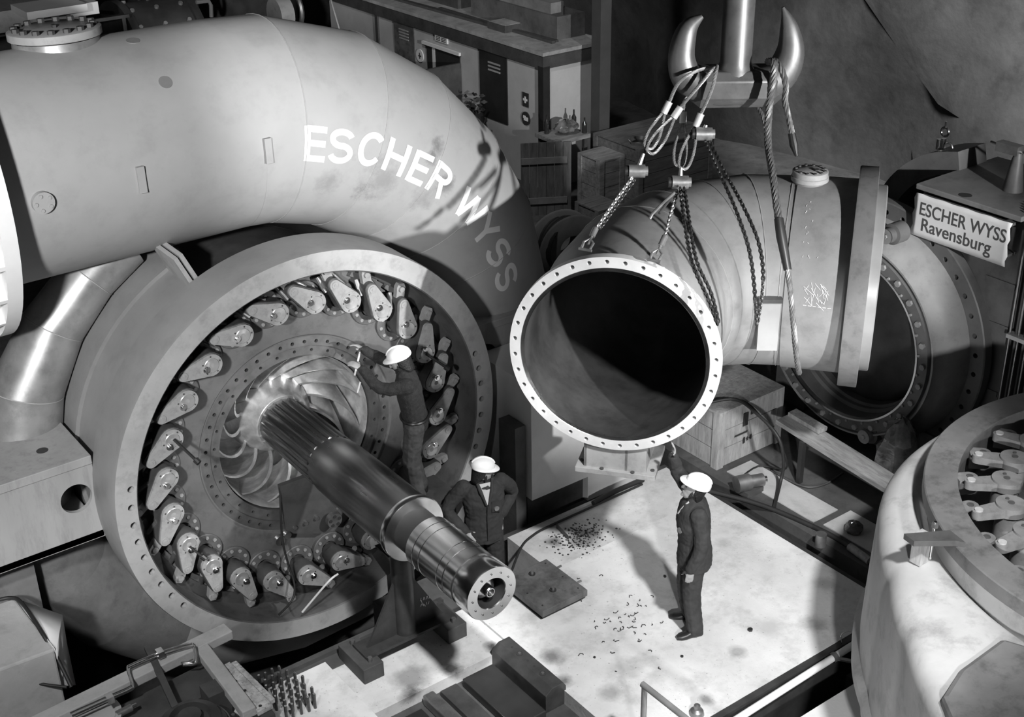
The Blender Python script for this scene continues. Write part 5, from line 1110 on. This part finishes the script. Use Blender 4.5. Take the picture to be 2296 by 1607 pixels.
g = G(); pts = [at(x, y, 1, 10.78) for x, y in ((622, 1085), (690, 1060), (735, 1120), (760, 1150), (720, 1190), (640, 1190))]; n = len(pts); g.add(pts + [p + V3((0, -.06, 0)) for p in pts], [tuple(range(n)), tuple(range(n, 2 * n))[::-1]] + [(i, (i + 1) % n, n + (i + 1) % n, n + i) for i in range(n)]); g.obj('plate', DARKM, br, 0)
for px, py in ((660, 1181), (684, 1171), (708, 1160)): p = at(px, py, 1, 10.72); bolt(G(), p, FRONT, .024, .03).obj('bolt', DULLST, br)
p = at(745, 1162, 1, 10.66); G().cyl(p, p + V3((0, -.06, 0)), .085, n=24).obj('round_fitting', DULLST, br)
for k in range(5): a = 2 * pi * k / 5; G().cyl(p + V3((.055 * math.sin(a), -.06, .055 * math.cos(a))), p + V3((.055 * math.sin(a), -.07, .055 * math.cos(a))), .018, n=12).obj('fitting_hole', BLACKP, br)
def spanner(label, p0, p1, r=.014):
    o = thing('hex_key', p1, label, 'spanner'); p0, p1 = V3(p0), V3(p1); G().tube([p0, p1], r, 6).obj('bar', BLACKM, o, 0); G().cyl(p1, p1 + (p1 - p0).normalized() * .05, .03, n=10).obj('socket_end', BLACKM, o)
spanner('black socket bar sticking out of a lever hub on the left', at(390, 985, 1, 10.57), at(438, 1030, 1, 10.35), .016)
spanner('black bar in the lever hub right of the crouched helmet', at(955, 793, 1, 10.57), at(998, 822, 1, 10.45), .014)
spanner('small black key in a lever hub at lower left', at(425, 1225, 1, 10.57), at(452, 1246, 1, 10.5), .012)
# ================================================================= people
def capsule(g, pts, rs, n=12, sub=3):
    P = smoothpath([V3(p) for p in pts], sub); R_ = []
    for i in range(len(P)):
        t = i / sub; k = min(len(rs) - 2, int(t)); R_.append(rs[k] + (rs[k + 1] - rs[k]) * min(1, t - k))
    g.tube(P, R_, n); g.sph(P[0], R_[0], n, 6); g.sph(P[-1], R_[-1], n, 6)
def person(label, base, yaw, J, mats, helmet_dir, hands, voxel=.0075, hair=True, moustache=True, jacket=True, collar=True):
    """J: joints in (forward, left, up) metres from the feet; mats: (skin, upper, lower)"""
    base = V3(base); F = V3((math.cos(yaw), math.sin(yaw), 0)); Lf = V3((-math.sin(yaw), math.cos(yaw), 0))
    W = lambda q: base + F * q[0] + Lf * q[1] + V3((0, 0, q[2]))
    root = thing('person', base, label, 'person')
    g = G(); bones = []
    def limb(names, rs, mi, n=12):
        pts = [W(J[k]) for k in names]; capsule(g, pts, rs, n)
        for i in range(len(pts) - 1): bones.append((pts[i], pts[i + 1], (rs[i] + rs[i + 1]) / 2, mi))
    # torso: lofted ellipses
    sh = (W(J['shL']) - W(J['shR'])); lat = sh.normalized(); hipv = (W(J['hipL']) - W(J['hipR'])).normalized()
    sec_ = [(W(J['pelvis']) + V3((0, 0, -.10)), hipv, .165, .125), (W(J['pelvis']), hipv, .185, .135), (W(J['pelvis']).lerp(W(J['chest']), .45), hipv.lerp(lat, .5).normalized(), .175, .125), (W(J['chest']), lat, .20, .135), (W(J['chest']).lerp(W(J['neck']), .55), lat, .195, .115), (W(J['chest']).lerp(W(J['neck']), .88), lat, .12, .085), (W(J['neck']) + V3((0, 0, .02)), lat, .06, .06)]
    if jacket: sec_ = [(sec_[0][0] + V3((0, 0, -.06)), hipv, .205, .165), (sec_[0][0], hipv, .21, .17)] + [(c, l, a + .025, b + .03) for c, l, a, b in sec_[1:-1]] + [sec_[-1]]
    rings = []
    for i, (c, l, a, b) in enumerate(sec_):
        ax = (sec_[min(len(sec_) - 1, i + 1)][0] - sec_[max(0, i - 1)][0]).normalized(); fr_ = l.cross(ax).normalized()
        rings.append([c + l * math.cos(t) * a + fr_ * math.sin(t) * b for t in (2 * pi * k / 20 for k in range(20))])
    g.loft(rings)
    bones.append((sec_[0][0] + V3((0, 0, .06)), W(J['neck']) + V3((0, 0, -.05)), .16, 1))
    for s in 'LR':
        limb(['sh' + s, 'el' + s, 'wr' + s], [.084, .070, .055] if jacket else [.080, .062, .048], 1)
        limb(['hip' + s, 'kn' + s, 'an' + s], [.112, .090, .082], 2)
    # neck and head
    nk, hd = W(J['neck']), W(J['head']); capsule(g, [nk, nk.lerp(hd, .6)], [.058, .055]); bones.append((nk + V3((0, 0, .03)), nk.lerp(hd, .6), .05, 0))
    hf = V3(helmet_dir[0]).normalized(); hu = V3(helmet_dir[1]); hu = (hu - hf * hu.dot(hf)).normalized(); hl = hu.cross(hf)
    M3 = Matrix((hf, hl, hu)).transposed()
    H = lambda f_, l_, u_: hd + hf * f_ + hl * l_ + hu * u_
    g.sph(hd, 1, 20, 14, (.098, .077, .118), M=M3); g.sph(H(.03, 0, -.065), 1, 16, 10, (.062, .056, .062), M=M3)   # skull, jaw
    g.sph(H(.072, 0, -.105), 1, 12, 8, (.022, .024, .018), M=M3)                                        # chin
    capsule(g, [H(.092, 0, .012), H(.112, 0, -.022), H(.110, 0, -.036)], [.009, .013, .012], 8)          # nose
    g.sph(H(.078, .03, .018), 1, 10, 6, (.018, .026, .012), M=M3); g.sph(H(.078, -.03, .018), 1, 10, 6, (.018, .026, .012), M=M3)  # brows
    g.sph(H(.083, 0, -.066), 1, 10, 6, (.016, .026, .010), M=M3)                                        # lips
    for s in (-1, 1): g.sph(H(-.005, s * .078, -.012), 1, 10, 6, (.02, .012, .032), M=M3)                # ears
    bones.append((hd, H(.03, 0, -.06), .09, 0))
    # hands: palm, four fingers, thumb
    for s in 'LR':
        if s not in hands: continue
        d, pn, curl, th = hands[s]; wr = W(J['wr' + s]); d = (F * d[0] + Lf * d[1] + UP * d[2]).normalized(); pn = F * pn[0] + Lf * pn[1] + UP * pn[2]; pn = (pn - d * pn.dot(d)).normalized(); side = d.cross(pn) * th
        c0 = wr + d * .02; Mh = Matrix((d, side, pn)).transposed()
        capsule(g, [wr - d * .02, wr + d * .03], [.030, .028], 10)
        g.sph(wr + d * .07, 1, 14, 8, (.052, .043, .019), M=Mh)
        for k, (off, ln) in enumerate(((-.030, .062), (-.010, .076), (.011, .072), (.031, .055))):
            q = wr + d * .10 + side * -off; a1 = curl * .5; a2 = curl * 1.2
            d1_ = d * math.cos(a1) + pn * math.sin(a1); d2_ = d * math.cos(a2) + pn * math.sin(a2)
            capsule(g, [q, q + d1_ * ln * .5, q + d1_ * ln * .5 + d2_ * ln * .5], [.0105, .0095, .0085], 8, 2)
        q = wr + d * .035 + side * .035; td = (d * .62 + side * .6 + pn * .35).normalized(); capsule(g, [q, q + td * .035, q + td * .035 + (td + d * .5).normalized() * .032], [.0135, .0115, .0095], 8, 2)
        bones.append((wr + d * .0, wr + d * .16, .03, 0))
    o = g.obj('body', mats[0], root, 60)
    for m_ in mats[1:]: o.data.materials.append(m_)
    rm = o.modifiers.new('r', 'REMESH'); rm.mode = 'VOXEL'; rm.voxel_size = voxel
    cs = o.modifiers.new('s', 'SMOOTH'); cs.factor = .5; cs.iterations = 3
    dg = bpy.context.evaluated_depsgraph_get(); me = bpy.data.meshes.new_from_object(o.evaluated_get(dg)); o.modifiers.clear(); o.data = me
    if len(me.materials) < 3:
        me.materials.clear()
        for m_ in mats: me.materials.append(m_)
    ob = ORG[root]; bl = [(a - ob, b - a, max(1e-9, (b - a).length_squared), r, mi) for a, b, r, mi in bones]
    cl_ = set()
    for p in me.polygons:
        c = p.center; best = 9; bi = 0
        for a, ab, l2_, r, mi in bl:
            t = (c - a).dot(ab) / l2_; t = 0 if t < 0 else 1 if t > 1 else t
            d_ = (c - a - ab * t).length - r
            if d_ < best: best = d_; bi = mi
        p.material_index = bi; p.use_smooth = True
        if bi and best > -.09: cl_.update(p.vertices)
    from mathutils import noise as _n
    nm = [v.normal.copy() for v in me.vertices]
    for i in cl_:
        v = me.vertices[i]; q = v.co; v.co = q + nm[i] * (.006 * _n.noise(V3((q.x * 13, q.y * 13, q.z * 22))) + .003 * _n.noise(q * 34))
    # jacket hem edge hides the join; helmet, hair, shoes
    hm = []; 
    for k in range(11):
        e = pi / 2 * k / 10; hm.append([H(0.0 + math.cos(e) * .128 * math.cos(t) - .012, math.cos(e) * .108 * math.sin(t), .066 + .098 * math.sin(e)) for t in (2 * pi * i / 32 for i in range(32))])
    brim = [H(.150 * math.cos(t) * (1.12 if math.cos(t) > 0 else .93), .120 * math.sin(t), .053 - .012 * max(0, math.cos(t)) ** 2) for t in (2 * pi * i / 32 for i in range(32))]
    brim2 = [H(.146 * math.cos(t) * (1.12 if math.cos(t) > 0 else .93), .116 * math.sin(t), .046 - .012 * max(0, math.cos(t)) ** 2) for t in (2 * pi * i / 32 for i in range(32))]
    hel = G().loft([brim2, brim] + hm, True, True).obj('helmet', HELM, root, 35)
    G().tube([H(.128 * math.cos(a) - .012, 0, .066 + .103 * math.sin(a)) for a in (pi * .12 + pi * .76 * i / 12 for i in range(13))], .008, 8).obj('helmet_ridge', HELM, hel)
    if hair:
        rs_ = []; an_ = [math.radians(78 + 204 * i / 20) for i in range(21)]
        for k in range(8):
            row = []
            for t in an_:
                bk_ = max(0, -math.cos(t)); low = -.03 - .085 * min(1, bk_ * 1.6); u_ = .06 + (low - .06) * k / 7
                row.append(H((-.012 + .094 * math.cos(t)) * (1 - .08 * k / 7), (.083 - .008 * k / 7) * math.sin(t), u_))
            rs_.append(row)
        ho_ = G().grid(rs_).obj('hair', HAIR, root, 60); so = ho_.modifiers.new('t', 'SOLIDIFY'); so.thickness = .02; so.offset = .6
        for s in (-1, 1): G().sph(H(.022, s * .075, -.045), 1, 8, 6, (.014, .008, .04), M=M3).obj('sideburn', HAIR, root)
    if moustache: G().sph(H(.104, 0, -.052), 1, 12, 6, (.012, .034, .011), M=M3).obj('moustache', HAIR, root)
    for s in (-1, 1): G().sph(H(.088, s * .031, .002), 1, 10, 6, (.008, .013, .006), M=M3).obj('eye', HAIR, root)
    for s in 'LR':
        if 'toe' + s not in J: continue
        an, to = W(J['an' + s]), W(J['toe' + s]); d = V3((to.x - an.x, to.y - an.y, 0)).normalized(); l = V3((-d.y, d.x, 0)); hl_ = an - d * .075
        L_ = (V3((to.x, to.y, 0)) - V3((hl_.x, hl_.y, 0))).length; z0 = to.z; rr = []
        for q, w_, h in ((0, .030, .075), (.06, .042, .085), (.25, .044, .10), (.45, .043, .085), (.65, .050, .062), (.85, .046, .055), (1, .022, .042)):
            c = V3((hl_.x, hl_.y, z0)) + d * L_ * q; rr.append([c + l * w_ * math.cos(t) + UP * (h * .5 + h * .5 * math.copysign(abs(math.sin(t)) ** .6, math.sin(t))) for t in (2 * pi * i / 16 for i in range(16))])
        G().loft(rr).obj('boot', SHOE, root, 50)
    return root, W, H
# standing man on the platform, right arm raised to the elbow foot
yawA = math.atan2(.62, -.78)
JA = dict(pelvis=(.0, 0, .93), chest=(.03, 0, 1.27), neck=(.02, 0, 1.50), head=(.035, 0, 1.62), shL=(.0, .195, 1.43), elL=(-.03, .27, 1.14), wrL=(.06, .28, .90), shR=(.03, -.19, 1.45), elR=(.17, -.20, 1.66), wrR=(.235, -.14, 1.88), hipL=(0, .095, .90), hipR=(.02, -.095, .90), knL=(.02, .12, .48), knR=(.06, -.10, .48), anL=(-.03, .15, .09), anR=(.0, -.115, .09), toeL=(.155, .21, 0), toeR=(.20, -.13, 0))
fA = V3((math.cos(yawA), math.sin(yawA), .42))
pA, WA, HA = person('man in dark overalls and white helmet standing on the platform, arm raised to the elbow', (7.62, 7.47, 0), yawA, JA, (SKIN, FABRIC, FABRIC), (fA, UP), {'L': ((.1, .05, -1), (0, -1, 0), .35, -1), 'R': ((-.05, .15, 1), (1, .2, 0), .5, 1)})
def patch(root, W, q, n, r, m, name): c = W(q); u, t, n = frame(n); G().cyl(c - n * .01, c + n * .006, r, n=16).obj(name, m, root)
LA = V3((-math.sin(yawA), math.cos(yawA), 0)); FA = V3((math.cos(yawA), math.sin(yawA), 0))
BADGE = mat('badge_cloth', .16, .8, var=.3, scale=30)
patch(pA, WA, (.165, .115, 1.22), FA * .8 + LA * .6, .03, BADGE, 'badge')
G().tube(smoothpath([WA(q) for q in ((.085, .055, 1.50), (.14, .05, 1.43), (.175, .02, 1.35))], 4), .012, 8).obj('shirt_collar', SHIRT, pA); 
# man behind the shaft, hands on hips, looking right
yawB = math.atan2(-.93, -.36)
JB = dict(pelvis=(0, 0, .93), chest=(.02, 0, 1.27), neck=(.03, 0, 1.49), head=(.05, 0, 1.61), shL=(0, .20, 1.43), elL=(-.16, .36, 1.18), wrL=(-.06, .22, .99), shR=(0, -.20, 1.42), elR=(.0, -.38, 1.18), wrR=(.13, -.24, .98), hipL=(0, .10, .90), hipR=(0, -.10, .90), knL=(.02, .12, .48), knR=(.03, -.12, .48), anL=(0, .13, .09), anR=(0, -.13, .09), toeL=(.17, .17, 0), toeR=(.17, -.17, 0))
fB = V3((.90, -.42, -.16))
pB, WB, HB = person('man in dark jacket and white helmet behind the shaft, hands on hips, looking right', (6.62, 9.58, -.42), yawB, JB, (SKIN, FABRIC, FABRIC), (fB, UP), {'L': ((.55, -.3, -.55), (.3, -.8, 0), .3, -1), 'R': ((.6, .35, -.5), (-.2, .6, -.6), .3, 1)})
FB = V3((math.cos(yawB), math.sin(yawB), 0)); LB = V3((-math.sin(yawB), math.cos(yawB), 0))
G().add([WB(q) for q in ((.105, .075, 1.50), (.115, -.075, 1.50), (.205, .0, 1.29), (.165, .03, 1.42), (.165, -.03, 1.42))], [(0, 3, 2), (3, 4, 2), (4, 1, 2), (0, 1, 4, 3)]).obj('white_shirt', SHIRT, pB, 60)
for s in (-1, 1): G().tube([WB(q) for q in ((.08, s * .085, 1.53), (.165, s * .06, 1.44), (.205, s * .012, 1.29))], [.016, .02, .01], 8).obj('lapel', FABRIC, pB)
G().tube([WB(q) for q in ((.205, 0, 1.29), (.20, 0, 1.15), (.186, 0, 1.0), (.182, 0, .84))], .005, 6).obj('zip_seam', BLACKP, pB)
patch(pB, WB, (.186, .10, 1.22), FB + LB * .3, .028, BADGE, 'badge'); G().prism([(-.05, -.06), (.05, -.06), (.05, .06), (-.05, .06)], WB((.172, .10, 1.24)), LB, UP, FB * .012).obj('breast_pocket', FABRIC, pB, 0)
# man at the turbine, back to us, arms up to the bolt ring
yawC = math.atan2(.62, -.78)
JC = dict(pelvis=(-.02, 0, .95), chest=(.03, 0, 1.29), neck=(.06, 0, 1.50), head=(.10, 0, 1.60), shL=(.02, .19, 1.42), elL=(.28, .20, 1.40), wrL=(.46, .10, 1.56), shR=(.06, -.19, 1.44), elR=(.30, -.20, 1.52), wrR=(.46, -.12, 1.66), hipL=(-.02, .095, .92), hipR=(-.02, -.095, .92), knL=(.03, .11, .48), knR=(.05, -.11, .48), anL=(-.02, .12, .09), anR=(-.02, -.12, .09), toeL=(.16, .14, 0), toeR=(.16, -.14, 0))
fC = V3((-.70, .55, -.28))
pC, WC, HCc = person('man in knitted jumper and white helmet working at the runner opening', (6.12, 10.05, .80), yawC, JC, (SKIN, FABRIC2, JEANS), (fC, UP), {'L': ((.8, -.1, .5), (.2, -.3, -.9), .7, -1), 'R': ((.8, -.1, .5), (.2, .3, -.9), .7, 1)}, moustache=False, jacket=False)
G().tube([WC(q) for q in [(-.02 + .145 * math.cos(t), .195 * math.sin(t), .99) for t in (2 * pi * i / 24 for i in range(24))]], .016, 6, True).obj('belt', SHOE, pC)
tg = thing('work_staging', (6.15, 10.05, -.42), 'dark timber staging under the man at the turbine', 'staging')
G().bx(5.82, 6.5, 9.85, 10.32, .75, .80).obj('deck_board', DARKM, tg, 0)
for x in (5.86, 6.42):
    for y in (9.88, 10.2): G().bx(x, x + .06, y, y + .06, -.42, .75).obj('leg', DARKM, tg, 0)
for i, (q, r_) in enumerate((((.52, -.16, 1.62), (.56, .02, 1.45)), ((.50, .06, 1.40), (.53, .10, 1.30)))):
    G().cyl(WC(q), WC(r_), .010, n=8).obj('marker_stick', WHITEP, None, 30, label=['white stick held up at the runner by the man in the jumper', 'short white stick below the raised hands of the man in the jumper'][i], category='stick')
